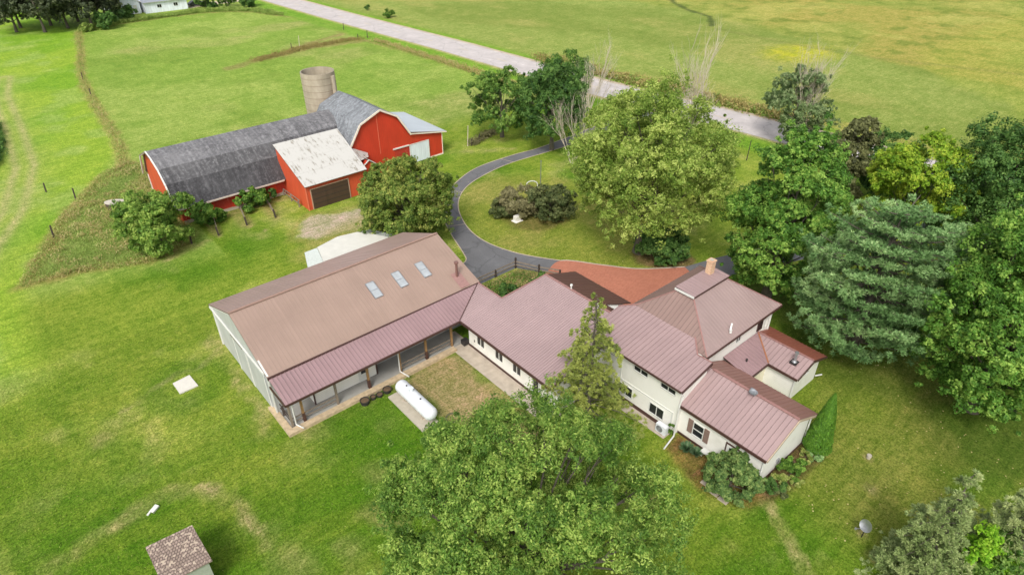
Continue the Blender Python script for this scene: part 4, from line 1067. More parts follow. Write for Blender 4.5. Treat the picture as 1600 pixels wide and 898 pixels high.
# small shed at the bottom left
sh = thing('garden_shed', 'small shed with a mottled brown shingle roof on the near lawn', 'shed', (0, 27, 0))
def tile_mat():
    m, n, l, b = new_mat('shingle_mottled')
    uv = n.new('ShaderNodeUVMap')
    br = n.new('ShaderNodeTexBrick'); br.inputs['Scale'].default_value = 1.0; br.inputs['Mortar Size'].default_value = 0.018
    br.inputs['Brick Width'].default_value = 0.15; br.inputs['Row Height'].default_value = 0.19
    br.inputs['Color1'].default_value = srgb(128, 112, 100); br.inputs['Color2'].default_value = srgb(150, 132, 120); br.inputs['Mortar'].default_value = srgb(78, 66, 60)
    l.new(uv.outputs[0], br.inputs['Vector'])
    vo = n.new('ShaderNodeTexVoronoi'); vo.inputs['Scale'].default_value = 8.5; l.new(uv.outputs[0], vo.inputs['Vector'])
    sp = n.new('ShaderNodeSeparateColor'); l.new(vo.outputs['Color'], sp.inputs[0])
    c = mix_rgb(n, l, ramp(n, l, sp.outputs[0], [(0.86, (0, 0, 0, 1)), (0.90, (0.8, 0.8, 0.8, 1))]), br.outputs[0], srgb(184, 168, 148))
    l.new(c, b.inputs['Base Color']); b.inputs['Roughness'].default_value = 0.9
    return m
roof_sheet('roof', sh, [(-1.37, 28.42, 2.0), (0.95, 27.87, 2.35), (1.03, 25.0, 2.35), (-1.33, 25.5, 2.0)][::-1], (0.97, -0.2, 0), tile_mat(), ribs=False, th=0.06, trim=WOODG)
mb = MB(); mb.hexa([(-1.2, 28.1, 0), (0.75, 27.7, 0), (0.85, 25.2, 0), (-1.2, 25.6, 0)], [(-1.2, 28.1, 1.92), (0.75, 27.7, 2.22), (0.85, 25.2, 2.22), (-1.2, 25.6, 1.92)]); mb.build('wall', plain('shed_paint_sage', srgb(150, 158, 142), .7), sh)

# ------------------------------------------------------------------ small things in the yard
# gas tank on its slab
mb = MB(); mb.box(15.3, 16.65, 27.4, 31.8, 0, 0.12)
tag(mb.build('concrete_slab', CONC_L), 'long concrete slab lying under the white gas tank', 'slab')
gt = thing('gas_tank', 'long white horizontal gas tank with domed ends beside the porch', 'tank', (16.55, 29.8, 0.12))
mb = MB(); rT = 0.50; cz = 0.12 + 0.28 + rT
prof = [(0.0, -2.2)] + [(rT * math.sin(a), -1.78 - 0.42 * math.cos(a)) for a in [math.pi / 2 * k / 8 for k in range(1, 9)]] + \
       [(rT * math.cos(a), 1.78 + 0.42 * math.sin(a)) for a in [math.pi / 2 * k / 8 for k in range(0, 8)]] + [(0.0, 2.2)]
mb.lathe(prof, (16.25, 29.5, cz), 28, axis='y'); mb.build('tank_shell', TANK, gt, smooth=True)
mb = MB(); mb.tube((16.25, 30.0, cz + rT - 0.05), (16.25, 30.0, cz + rT + 0.22), 0.20, 0.19, 16); mb.build('valve_dome', plain('tank_dome', srgb(206, 212, 216), .4), gt, smooth=True)
mb = MB(); mb.tube((16.25, 30.6, cz + rT - 0.04), (16.25, 30.6, cz + rT + 0.08), 0.05); mb.tube((16.25, 28.85, cz + rT - 0.04), (16.25, 28.85, cz + rT + 0.06), 0.06); mb.build('valve_cap', DARKMET, gt, smooth=True)
for yy in (28.35, 30.7):
    mb = MB(); mb.box(15.92, 16.6, yy - 0.10, yy + 0.10, 0.12, 0.56); mb.build('saddle', CONC, gt)

pots = [((13.75, 32.35), 0.36, 0.36, 'largest round black pot with green plants at the porch curb'), ((14.45, 32.4), 0.22, 0.26, 'small round black pot beside the largest pot at the curb'),
        ((14.95, 32.35), 0.25, 0.22, 'low brown pot of dry soil in the row along the porch'), ((15.6, 32.38), 0.34, 0.30, 'wide dark pot at the end of the row nearest the gas tank')]
for (p, r, h, lab) in pots:
    t = thing('planter', lab, 'planter', (p[0], p[1], 0), 0, 'pots in a row at the porch curb')
    mb = MB(); mb.lathe([(0, 0.01), (r * .8, 0.01), (r, h), (r * .86, h), (r * .82, h - .06)], (p[0], p[1], 0), 18); mb.build('pot', RUBBER, t, smooth=True)
    mb = MB(); mb.lathe([(r * .83, h - .05), (0, h - .02)], (p[0], p[1], 0), 18); mb.build('soil', SOIL, t)

mb = MB()
mb.hexa([(4.0, 43.5, 0), (4.05, 42.0, 0), (5.35, 42.05, 0), (5.25, 43.65, 0)][::-1], [(4.0, 43.5, 0.10), (4.05, 42.0, 0.10), (5.35, 42.05, 0.10), (5.25, 43.65, 0.10)][::-1])
mb.box(4.2, 5.1, 42.25, 43.3, 0.101, 0.105)
tag(mb.build('concrete_cover', plain('cover_pale', srgb(200, 196, 186), .8, var=.06)), 'pale square concrete cover set flush in the left lawn', 'slab')
mb = MB(); mb.beam((-0.5, 32.5, 0.06), (-0.1, 32.75, 0.10), 0.28, 0.12); mb.beam((-0.75, 32.45, 0.04), (-0.45, 32.7, 0.04), 0.12, 0.06)
tag(mb.build('white_stone', WHITEPAINT), 'small white block lying on the tan mown ring', 'stone')
mb = MB(); mb.tube((35.8, 6.7, 0), (35.8, 6.7, 0.22), 0.13, 0.13, 14); mb.tube((35.8, 6.7, 0.22), (35.8, 6.7, 0.27), 0.16, 0.15, 14)
tag(mb.build('vent_pipe', CONC_L), 'short white capped pipe poking out of the right-hand lawn', 'pipe')
# hose lying in a ring
mb = MB(); N_ = 28
for k in range(2):
    rr = 0.42 + 0.05 * k
    for i in range(N_):
        a, b_ = 2 * math.pi * i / N_, 2 * math.pi * (i + 1) / N_
        mb.tube((17.6 + rr * math.cos(a), 27.1 + rr * math.sin(a), 0.04 + .03 * k), (17.6 + rr * math.cos(b_), 27.1 + rr * math.sin(b_), 0.04 + .03 * k), 0.035, n=6)
tag(mb.build('hose', plain('hose_olive', srgb(92, 92, 62), .6)), 'coiled dark hose lying on the grass by the gas tank', 'hose')

# outdoor air-conditioning unit
ac = thing('air_conditioner', 'white outdoor air conditioning unit with a round fan beside the house corner', 'air conditioner', (27.45, 16.8, 0.04))
mb = MB(); mb.box(27.27, 27.62, 16.4, 17.2, 0.12, 0.78); mb.box(27.3, 27.6, 16.5, 16.58, 0.04, 0.12); mb.box(27.3, 27.6, 17.0, 17.08, 0.04, 0.12); mb.build('casing', TANK, ac)
mb = MB()
fcx = (27.25, 16.88, 0.46)
for r0 in (0.25, 0.18, 0.11, 0.05):
    for i in range(20):
        a, b_ = 2 * math.pi * i / 20, 2 * math.pi * (i + 1) / 20
        mb.beam((27.25, fcx[1] + r0 * math.cos(a), fcx[2] + r0 * math.sin(a)), (27.25, fcx[1] + r0 * math.cos(b_), fcx[2] + r0 * math.sin(b_)), 0.02, 0.02)
mb.build('fan_grille', plain('grille', srgb(150, 152, 152), .5), ac)
mb = MB(); mb.tube((27.262, fcx[1], fcx[2]), (27.268, fcx[1], fcx[2]), 0.24, 0.24, 24); mb.build('fan_opening', plain('fan_dark', srgb(90, 92, 94), .6), ac)

# bench / box by the wing
mb = MB(); mb.box(27.75, 28.15, 13.05, 13.95, 0.38, 0.46); mb.box(27.8, 28.1, 13.1, 13.2, 0, 0.38); mb.box(27.8, 28.1, 13.8, 13.9, 0, 0.38)
tag(mb.build('garden_bench', WHITEPAINT), 'small white bench against the cream wall below the shuttered window', 'bench')
mb = MB(); mb.box(34.4, 34.9, 9.6, 10.1, 0.0, 0.5); mb.box(34.36, 34.94, 9.56, 10.14, 0.5, 0.56)
tag(mb.build('white_box', WHITEPAINT), 'white lidded box half hidden between gable wall and arborvitae', 'box')
# flagstones
mb = MB()
for i, (px_, py_) in enumerate(((26.1, 12.3), (25.9, 11.6), (25.85, 10.9))):
    mb.box(px_ - .14, px_ + .14, py_ - .32, py_ + .30, 0, 0.07)
tag(mb.build('edging_stones', CONC), 'row of pale edging stones in front of the dense bush', 'edging')

# satellite dish in the lawn
sd = thing('satellite_dish', 'grey satellite dish on a short pole in the bottom right lawn', 'satellite dish', (29.7, 4.3, 0))
mb = MB(); mb.tube((29.7, 4.3, 0), (29.7, 4.3, 0.85), 0.03); mb.build('pole', DARKMET, sd)
mb = MB(); mb.lathe([(0, 0), (0.12, 0.012), (0.24, 0.05), (0.36, 0.115), (0.365, 0.10), (0.24, 0.03), (0.12, -0.01), (0, -0.02)], (0, 0, 0), 28)
dob = mb.build('reflector', STEEL, None, smooth=True)
dob.parent = sd; dob.location = (0.0, 0, 1.0); dob.rotation_euler = (R(68), 0, R(250))
mb = MB(); mb.tube((29.62, 4.3, 0.85), (29.1, 4.62, 0.95), 0.018); mb.box(29.05, 29.15, 4.58, 4.68, 0.9, 1.0); mb.build('feed_arm', STEEL, sd)

# stone marker by the shrubs, flagpole-like post and white hoop
mb = MB(); mb.box(39.95, 40.65, 46.15, 46.65, 0.06, 0.62); mb.box(39.8, 40.8, 46.0, 46.8, 0, 0.07)
mb.box(40.0, 40.6, 46.2, 46.6, 0.62, 0.66)
tag(mb.build('white_marker', plain('marker_white', srgb(226, 222, 214), .6)), 'white block-shaped stone marker at the edge of the brown shrub', 'marker')
lp = thing('lamp_post', 'slim bare metal post rising behind the shrub inside the drive loop', 'post', (45.7, 48.6, 0))
mb = MB(); mb.tube((45.7, 48.6, 0), (45.7, 48.6, 4.6), 0.055, 0.045); mb.build('pole', plain('post_grey_green', srgb(110, 116, 104), .6), lp)
mb = MB(); mb.tube((45.7, 48.6, 4.6), (45.7, 48.6, 4.75), 0.08, 0.06); mb.build('cap', plain('post_cap', srgb(110, 116, 104), .6), lp)
mb = MB()
for i in range(10):
    a, b_ = math.pi * i / 10, math.pi * (i + 1) / 10
    mb.tube((46.6 + .5 * math.cos(a), 51.0 - .4 * math.cos(a), .8 + .45 * math.sin(a)), (46.6 + .5 * math.cos(b_), 51.0 - .4 * math.cos(b_), .8 + .45 * math.sin(b_)), 0.05)
for s in (-1, 1): mb.tube((46.6 + s * .5, 51.0 - s * .4, 0), (46.6 + s * .5, 51.0 - s * .4, .8), 0.05)
tag(mb.build('garden_arch', WHITEPAINT), 'white arched hoop standing behind the large shrub', 'arch')

# stock tank in the weeds
mb = MB()
st_ = thing('stock_tank', 'dark oval stock tank with a pale rim standing in the tall weeds', 'stock tank', (8.6, 78.0, 0))
ov = [(1.35 * math.cos(2 * math.pi * i / 28), 0.62 * math.sin(2 * math.pi * i / 28)) for i in range(28)]
ca, sa = math.cos(R(-40)), math.sin(R(-40))
ov = [(8.6 + x * ca - y * sa, 78.0 + x * sa + y * ca) for x, y in ov]
mb.hexa([(x, y, 0.0) for x, y in ov], [(x, y, 0.75) for x, y in ov]); mb.build('wall', plain('tank_brown', srgb(84, 70, 62), .6), st_)
mb = MB(); mb.hexa([(8.6 + (x - 8.6) * 1.05, 78 + (y - 78) * 1.05, 0.75) for x, y in ov], [(8.6 + (x - 8.6) * 1.02, 78 + (y - 78) * 1.02, 0.86) for x, y in ov]); mb.build('lid', plain('lid_pale', srgb(186, 180, 166), .6), st_)

# rail fences from the barn wall
for i, ((ax, ay), (bx_, by_), lab) in enumerate([((15.9, 69.0), (14.8, 64.3), 'leftmost of the short rail fences running out from the barn, beside a bush'), ((18.8, 68.9), (17.9, 64.6), 'second short rail fence from the left, from barn wall into the yard'),
                                          ((21.7, 68.7), (20.95, 64.3), 'third short rail fence from the left, right of the flatter bush')]):
    t = thing('rail_fence', lab, 'fence', (bx_, by_, 0), 0, 'short rail fences by the barn')
    mb = MB()
    for z in (0.35, 0.72): mb.beam((ax, ay, z + .1), (bx_, by_, z), 0.05, 0.11)
    mb.build('rail', WOODG, t)
    mb = MB(); mb.beam((bx_, by_, 0), (bx_ - .05, by_ + .05, 0.98), 0.15, 0.15); mb.build('post', WOODD, t)
    mb = MB(); mb.box(ax - .06, ax + .06, ay - .06, ay + .06, 0, 0.95); mb.build('post', WOODG, t)
t = thing('rail_fence', 'low double rail fence running along the orange garage side wall', 'fence', (24.2, 65.2, 0), 0, 'short rail fences by the barn')
mb = MB(); mb.beam((24.15, 69.2, .75), (24.2, 65.0, .75), .05, .1); mb.beam((24.0, 69.2, .45), (24.05, 65.0, .45), .05, .1); mb.build('rail', WOODG, t)
for yy in (65.0, 67.0, 69.0):
    mb = MB(); mb.box(24.0, 24.12, yy - .06, yy + .06, 0, .8); mb.build('post', WOODG, t)

# fence round the shrub bed by the drive
t = thing('garden_fence', 'dark timber post and rail fence round the flower bed by the drive', 'fence', (31.4, 39.2, 0))
fp = [(28.9, 39.2), (31.4, 39.2), (33.85, 39.2), (34.85, 37.0), (35.9, 35.3)]
for (px_, py_), hh in zip(fp, (0.9, 0.8, 1.15, 1.0, .8)):
    mb = MB(); mb.box(px_ - .07, px_ + .07, py_ - .07, py_ + .07, 0, hh); mb.build('post', WOODD, t)
mb = MB()
for a, b_ in zip([(26.6, 39.2)] + fp[:-1], fp):
    for z in (.40, .74): mb.beam((a[0], a[1], z), (b_[0], b_[1], z), .04, .12)
mb.build('rail', WOODG, t)

# single field posts
posts = [((3.2, 88.5), 1.1, 'leaning wooden post at the upper left end of the weed patch'), ((1.7, 75.0), 1.4, 'weathered post at the left edge of the weed patch'), ((5.4, 83.8), 1.4, 'post standing in pale dry grass above the weed patch'),
         ((12.1, 64.4), 1.2, 'dark post standing under the willow-like bush'), ((49.6, 67.4), 2.8, 'tall thin pale post right of the red lean-to'), ((50.1, 67.2), .9, 'short dark post at the foot of the tall thin post'),
         ((51.9, 67.8), 1.0, 'grey post by the brush line near the drive'), ((72.5, 134.2), 1.6, 'dark post at the road end of the brown strip'), ((70.8, 135.4), .9, 'short post left of the dark roadside post'),
         ((72.6, 145.3), 1.5, 'single fence post near the road beyond the brown strip'), ((57.2, 135.7), 2.4, 'taller bare stake in the middle of the brown strip'), ((55.0, 134.8), 1.4, 'lower bare stake left of the taller stake in the field'),
         ((17.2, 139), 1.3, 'fence post in the dry fence row, farther one'), ((16.0, 127), 1.3, 'fence post in the dry fence row, nearer one'), ((73.6, 39.6), 2.6, 'tall dark post beside the cottonwood near the road')]
for p, h, lab in posts:
    mb = MB(); r_ = .06 if h > 2 else .09
    mb.tube((p[0], p[1], 0), (p[0] + .08 * h, p[1] + .03, h), r_, r_ * .85, 8)
    tag(mb.build('fence_post', DEADWOOD if h in (2.8, 2.4) else WOODD), lab, 'post', 'single posts standing in the fields')

# ------------------------------------------------------------------ far farm: white outbuilding, car, house
ob = thing('outbuilding', 'long white outbuilding with grey roof at the far left edge of the field', 'building', (48, 200, 0))
WH = board_siding('siding_white', srgb(226, 232, 240), 0.6, 0.5)
mb = MB(); mb.prism([(197.4, 0), (205.5, 0), (205.5, 2.7), (201.5, 4.3), (197.4, 2.7)], 'x', 43.6, 54.2); mb.prism([(36.5, 0), (43.0, 0), (43.0, 2.9), (39.8, 4.3), (36.5, 2.9)], 'y', 199.0, 210.0); mb.build('wall', WH, ob)
GREYR = plain('roof_far_grey', srgb(140, 144, 154), .6)
roof_sheet('roof', ob, [(43.2, 196.9, 2.6), (54.5, 196.9, 2.6), (54.5, 201.5, 4.4), (43.2, 201.5, 4.4)], X_, GREYR, ribs=False, th=.12, trim=WHITEPAINT)
roof_sheet('roof', ob, [(43.2, 201.5, 4.4), (54.5, 201.5, 4.4), (54.5, 206, 2.6), (43.2, 206, 2.6)], X_, GREYR, ribs=False, th=.12, trim=WHITEPAINT)
roof_sheet('roof', ob, [(36.1, 198.7, 2.75), (39.8, 198.7, 4.42), (39.8, 210.3, 4.42), (36.1, 210.3, 2.75)], Y_, GREYR, ribs=False, th=.12, trim=WHITEPAINT)
roof_sheet('roof', ob, [(39.8, 198.7, 4.42), (43.4, 198.7, 2.75), (43.4, 210.3, 2.75), (39.8, 210.3, 4.42)], Y_, GREYR, ribs=False, th=.12, trim=WHITEPAINT)
for xx in (47.2, 51.3): window(ob, 'y', 197.4, -1, xx, 1.5, 1.0, .7, 2)
window(ob, 'y', 199.0, -1, 40.0, 1.9, 1.1, .9, 2, fr=DARKMET)
mb = MB(); mb.box(41.3, 42.2, 198.93, 199.0, 0, 2.1); mb.build('door', WHITEPAINT, ob)
car = thing('parked_car', 'dark parked car behind the far white outbuilding', 'car', (57.4, 199.9, 0))
mb = MB()
pr_ = [(-2.2, .35), (2.2, .35), (2.25, .8), (1.9, .95), (1.2, 1.0), (.6, 1.45), (-1.1, 1.45), (-1.9, 1.0), (-2.2, .9)]
mb.prism([(57.4 + a, b_) for a, b_ in pr_], 'y', 199.05, 200.75); mb.build('body', plain('car_paint_dark', srgb(44, 48, 54), .25), car)
mb = MB(); mb.prism([(57.4 + a, b_) for a, b_ in [(-1.5, 1.02), (1.05, 1.02), (.55, 1.40), (-1.05, 1.40)]], 'y', 199.02, 200.78); mb.build('side_glass', GLASS, car)
for sx in (-1.35, 1.35):
    for sy in (199.0, 200.65):
        mb = MB(); mb.tube((57.4 + sx, sy, .33), (57.4 + sx, sy + .15, .33), .33, .33, 14); mb.build('wheel', RUBBER, car)
hb = thing('distant_house', 'distant pale house with reddish roof behind the dark pines', 'house', (12, 228, 0))
mb = MB(); mb.prism([(224, 0), (232, 0), (232, 3), (228, 5), (224, 3)], 'x', 2, 16); mb.build('wall', WH, hb)
roof_sheet('roof', hb, [(1.5, 223.4, 2.8), (16.4, 223.4, 2.8), (16.4, 228, 5.1), (1.5, 228, 5.1)], X_, plain('roof_far_red', srgb(170, 126, 104), .7), ribs=False, th=.12)
roof_sheet('roof', hb, [(1.5, 228, 5.1), (16.4, 228, 5.1), (16.4, 232.6, 2.8), (1.5, 232.6, 2.8)], X_, plain('roof_far_red2', srgb(170, 126, 104), .7), ribs=False, th=.12)
window(hb, 'y', 224, -1, 10, 1.7, 1.2, 1, 2)
sheet('far_yard_gravel', [(54.8, 197.4), (60, 198.5), (74.0, 199), (74, 203), (62, 204), (55.2, 204)], 0.02, DRYGRAVEL)

# ------------------------------------------------------------------ vegetation
rng = np.random.RandomState(7)
def unit(a): return a / np.maximum(np.linalg.norm(a, axis=1, keepdims=True), 1e-9)

def leaf_mesh(name, C, Nn, L, W, var, m, parent=None, T=None):
    """one pointed four-cornered leaf per row; C centres, Nn normals, L and W half sizes"""
    N = len(C)
    if T is None: T = rng.randn(N, 3)
    T = unit(T - Nn * np.sum(T * Nn, axis=1, keepdims=True)); Bn = np.cross(Nn, T)
    L = np.broadcast_to(np.asarray(L, float).reshape(-1, 1), (N, 1)); W = np.broadcast_to(np.asarray(W, float).reshape(-1, 1), (N, 1))
    V = np.stack([C - T * L, C + Bn * W - T * L * .1, C + T * L, C - Bn * W - T * L * .1], 1).reshape(-1, 3)
    me = bpy.data.meshes.new(name)
    me.vertices.add(4 * N); me.vertices.foreach_set('co', V.ravel().astype(np.float32))
    me.loops.add(4 * N); me.loops.foreach_set('vertex_index', np.arange(4 * N, dtype=np.int32))
    me.polygons.add(N); me.polygons.foreach_set('loop_start', np.arange(0, 4 * N, 4, dtype=np.int32))
    me.update(calc_edges=True)
    a = me.attributes.new('var', 'FLOAT', 'POINT'); a.data.foreach_set('value', np.repeat(np.clip(var, 0, 1), 4).astype(np.float32))
    me.materials.append(m)
    o = bpy.data.objects.new(name, me); COL.objects.link(o)
    if parent is not None: o.parent = parent
    return o

def clumps_to_leaves(P, D, rc, per, size, asp=0.55, flat=1.0, up=0.5, jit=0.7, cv=None, droop=0.0, lv=0.15):
    """P clump centres, D outward directions, rc clump radii, per leaves each"""
    K = len(P); idx = np.repeat(np.arange(K), per)
    off = rng.randn(K * per, 3)
    off = unit(off) * (0.35 + 0.75 * rng.rand(K * per, 1) ** .6)
    od = off.copy()
    off *= (rc[idx])[:, None]; off[:, 2] *= flat
    C = P[idx] + off
    Nn = unit(D[idx] * 0.35 + od * 0.75 + np.array([0, 0, up * .8]) + rng.randn(K * per, 3) * jit * .55)
    s = size * (0.7 + 0.6 * rng.rand(K * per))
    var = (cv[idx] if cv is not None else 0.5) + lv * rng.randn(K * per)
    return C, Nn, s, s * asp, var

def crown_points(R_, h, cb, nl, per_lobe, seed, low=0.0, lobe=(0.26, 0.40), shell=0.80, topbias=0.0, shape=None, conic=0.0):
    rs = np.random.RandomState(seed)
    hz = h / 2; c0 = np.array([0, 0, cb + hz])
    # lobes spread evenly over the crown surface by rejecting close neighbours
    lobes = []; tries = 0
    while len(lobes) < nl and tries < nl * 60:
        tries += 1
        d = rs.randn(3); d /= np.linalg.norm(d)
        if d[2] < -0.75 + low: continue
        rad = shell * (0.82 + 0.30 * rs.rand()) if rs.rand() > 0.18 else shell * (0.3 + 0.4 * rs.rand())
        k = 1.0 - conic * (d[2] * 0.5 + 0.5)
        p = np.array([d[0] * R_ * rad * k, d[1] * R_ * rad * k, d[2] * hz * rad * 1.02])
        r = (lobe[0] + (lobe[1] - lobe[0]) * rs.rand()) * min(R_, hz * 1.1)
        if any(np.linalg.norm(p - q) < 0.62 * (r + s) * .8 for q, s, _ in lobes) and tries < nl * 40: continue
        lobes.append((p, r, rs.rand()))
    P = []; D = []; CV = []; RC = []
    for p, r, v in lobes:
        out = p / (np.linalg.norm(p) + 1e-6)
        d = rs.randn(per_lobe, 3); d /= np.linalg.norm(d, axis=1, keepdims=True)
        d = d + out * 0.55 + np.array([0, 0, 0.25]); d /= np.linalg.norm(d, axis=1, keepdims=True)
        rr = r * (0.62 + 0.42 * rs.rand(per_lobe))[:, None]
        sq = np.array([1.05, 1.05, 0.85])
        P.append(p + d * rr * sq); D.append(d * 0.8 + out * 0.4)
        CV.append(np.full(per_lobe, 0.38 + 0.28 * v) + 0.17 * rs.randn(per_lobe)); RC.append(np.full(per_lobe, r * 0.26) * (0.7 + 0.7 * rs.rand(per_lobe)))
    return np.concatenate(P) + c0, unit(np.concatenate(D)), np.concatenate(CV), np.concatenate(RC), [(p + c0, r) for p, r, _ in lobes]

def trunk(parent, H_, r0, targets, cb, m=BARK, name='trunk', fork=0.35, seed=0):
    rs = random.Random(seed)
    mb = MB()
    lean = (rs.uniform(-.3, .3), rs.uniform(-.3, .3))
    pts = []; rad = []
    top = H_ * 0.72
    for i in range(6):
        t = i / 5; pts.append((lean[0] * t + rs.uniform(-.08, .08) * (i > 0), lean[1] * t + rs.uniform(-.08, .08) * (i > 0), top * t)); rad.append(r0 * (1.0 - 0.75 * t) * (1.35 if i == 0 else 1))
    mb.path(pts, rad, 9)
    for (p, r) in targets:
        z0 = min(max(cb * 0.8 + (p[2] - cb) * 0.45, H_ * 0.12), top * 0.92)
        t = z0 / top; a = Vector((lean[0] * t, lean[1] * t, z0)); b_ = Vector(p)
        mid = a.lerp(b_, 0.5) + Vector((rs.uniform(-.3, .3), rs.uniform(-.3, .3), -0.06 * (b_ - a).length))
        rr = r0 * 0.30 * (1 - 0.5 * t)
        mb.path([a, mid, b_], [rr, rr * .6, rr * .2], 6)
        for _ in range(2):
            e = b_ + Vector((rs.uniform(-1, 1), rs.uniform(-1, 1), rs.uniform(-.2, 1))) * r * .8
            mb.path([mid.lerp(b_, .6), e], [rr * .3, rr * .08], 4)
    return mb.build(name, m, parent) if False else _place(mb.build(name, m, None), parent)
def _place(o, parent):
    o.parent = parent; return o

def tree(name, label, cat, loc, R_, top, cb, m, nl, per_lobe, per, size, seed, group=None, r0=0.28, bark=BARK, asp=.55, shell=.8, lobe=(.26, .40), conic=0.0, up=.5, jit=.7, low=0.0, flat=1.0, off=(0, 0), trunk_on=True, lv=.15, crown_name='crown', sprig=0.07, keepf=.6, rcf=1.0):
    t = thing(name, label, cat, (loc[0], loc[1], 0), 0, group)
    P, D, cv, rc, lobes = crown_points(R_, top - cb, cb, nl, per_lobe, seed, low, lobe, shell, conic=conic)
    rs = np.random.RandomState(seed + 500)
    sel = rs.rand(len(P)) < (keepf if R_ > 3 else 1.0); P, D, cv, rc = P[sel], D[sel], cv[sel], rc[sel]; per = int(per * 1.65)
    ctr = np.array([0, 0, cb + (top - cb) / 2])
    sp_ = rs.rand(len(P)) < sprig
    P[sp_] += (P[sp_] - ctr) * (0.05 + 0.13 * rs.rand(sp_.sum(), 1)); rc = rcf * rc * (0.55 + 0.75 * rs.rand(len(P)))
    P += rs.randn(*P.shape) * 0.025 * R_
    P[:, 0] += off[0]; P[:, 1] += off[1]
    keep = P[:, 2] > 0.12
    P, D, cv, rc = P[keep], D[keep], cv[keep], rc[keep]
    if R_ > 3 and size < .3: size *= .68; per = int(per * 1.75)
    C, Nn, L, W, var = clumps_to_leaves(P, D, rc, per, size, asp, flat, up, jit, cv, lv=lv)
    C[:, 2] = np.maximum(C[:, 2], 0.04)
    leaf_mesh(crown_name, C, Nn, L, W, var, m, t)
    if trunk_on: trunk(t, top, r0, [(np.array(p) + np.array([off[0], off[1], 0]), r) for p, r in lobes[::2]], cb, bark, seed=seed)
    return t

G1 = 'trees around the yard and the drive'
tree('maple_tree', 'rounded dense tree between the red garage and the pole barn', 'tree', (29.3, 50.6), 4.7, 8.5, 0.5, F_ROUND, 84, 44, 16, .14, 11, G1, .30, low=-.2, shell=.86, lobe=(.15, .25), sprig=.05)
tree('oak_tree', 'dark spreading tree on the left at the bend of the drive', 'tree', (55.4, 67.0), 4.5, 9.3, 1.5, F_OAK, 34, 40, 14, .20, 12, G1, .25, shell=.86, lobe=(.2, .32))
tree('oak_tree', 'blue-green tree beside the drive with dead branches on its right side', 'tree', (57.3, 58.9), 4.2, 11.3, 1.0, F_DARK, 40, 40, 14, .19, 13, G1, .28)
tree('roadside_tree', 'small tree standing at the road edge behind the drive trees', 'tree', (72.6, 71.8), 4.2, 7.8, 1.2, F_OAK, 26, 36, 12, .22, 14, G1, .2)
tree('cottonwood_tree', 'large light green cottonwood in the middle of the drive loop', 'tree', (45.0, 33.5), 7.0, 16.2, 2.2, F_COTTON, 110, 56, 16, .14, 15, G1, .5, shell=.82, lobe=(.13, .26), jit=.9)
tree('maple_tree', 'tall bright green maple right of the chimney', 'tree', (47.1, 20.9), 4.35, 15.6, 0.6, F_MAPLE2, 110, 52, 16, .15, 16, G1, .38, low=-.2, shell=.84, lobe=(.15, .27), conic=.12)
tree('maple_tree', 'very large maple cut off by the right edge of the photo', 'tree', (45.6, 4.0), 5.1, 15.0, 0.4, F_MAPLE2, 120, 52, 16, .15, 17, G1, .4, low=-.25, shell=.84, lobe=(.14, .26), conic=.1)
tree('yellow_tree', 'yellow-green open-crowned tree behind the blue-green pine', 'tree', (65.4, 17.5), 4.2, 11.0, 1.2, F_YELLOW, 52, 44, 13, .19, 118, G1, .25, shell=.86, lobe=(.2, .30))
tree('walnut_tree', 'dark green tree at the upper right edge behind the yellow tree', 'tree', (68.3, 11.2), 5.2, 13.6, 0.6, F_DARK, 56, 46, 14, .19, 19, G1, .32, low=-.2)
tree('bronze_tree', 'brownish green tree behind the tall bright maple', 'tree', (70.2, 25.9), 2.9, 9.8, 0.5, F_BROWNT, 26, 36, 13, .19, 20, G1, .2, low=-.2, conic=.3)
tree('small_dark_tree', 'low dark tree between the brownish tree and the yellow tree', 'tree', (75.5, 23.6), 3.2, 7.8, 0.5, F_DARK, 24, 34, 12, .20, 21, G1, .2, low=-.2)
tree('small_dark_tree', 'dark tree partly behind the yellow tree on its right side', 'tree', (74.0, 15.0), 3.6, 7.0, 0.5, F_OAK, 24, 34, 12, .20, 22, G1, .2, low=-.2)
tree('poplar_tree', 'grey-green poplar by the road with dead pale twigs on top', 'tree', (84.0, 39.4), 4.5, 10.4, 0.6, F_GREYG, 56, 36, 12, .19, 23, G1, .3, low=-.1, shell=.84, lobe=(.14, .26), sprig=.14, keepf=.5)
tree('ash_tree', 'huge ash tree crown in the foreground cut off by the bottom edge', 'tree', (12.0, 13.0), 6.7, 12.6, 2.4, F_ASH, 150, 70, 22, .10, 24, G1, .5, shell=.84, lobe=(.12, .20), asp=.42, jit=.8, lv=.2, sprig=.03, keepf=.5, rcf=1.05)
tree('willow_bush', 'leafy light green small tree at the left end of the grey barn roof', 'tree', (9.6, 65.2), 3.5, 6.4, 0.1, F_ASH, 40, 44, 14, .16, 25, G1, .15, low=-.3, lobe=(.2, .32), off=(0, 0))
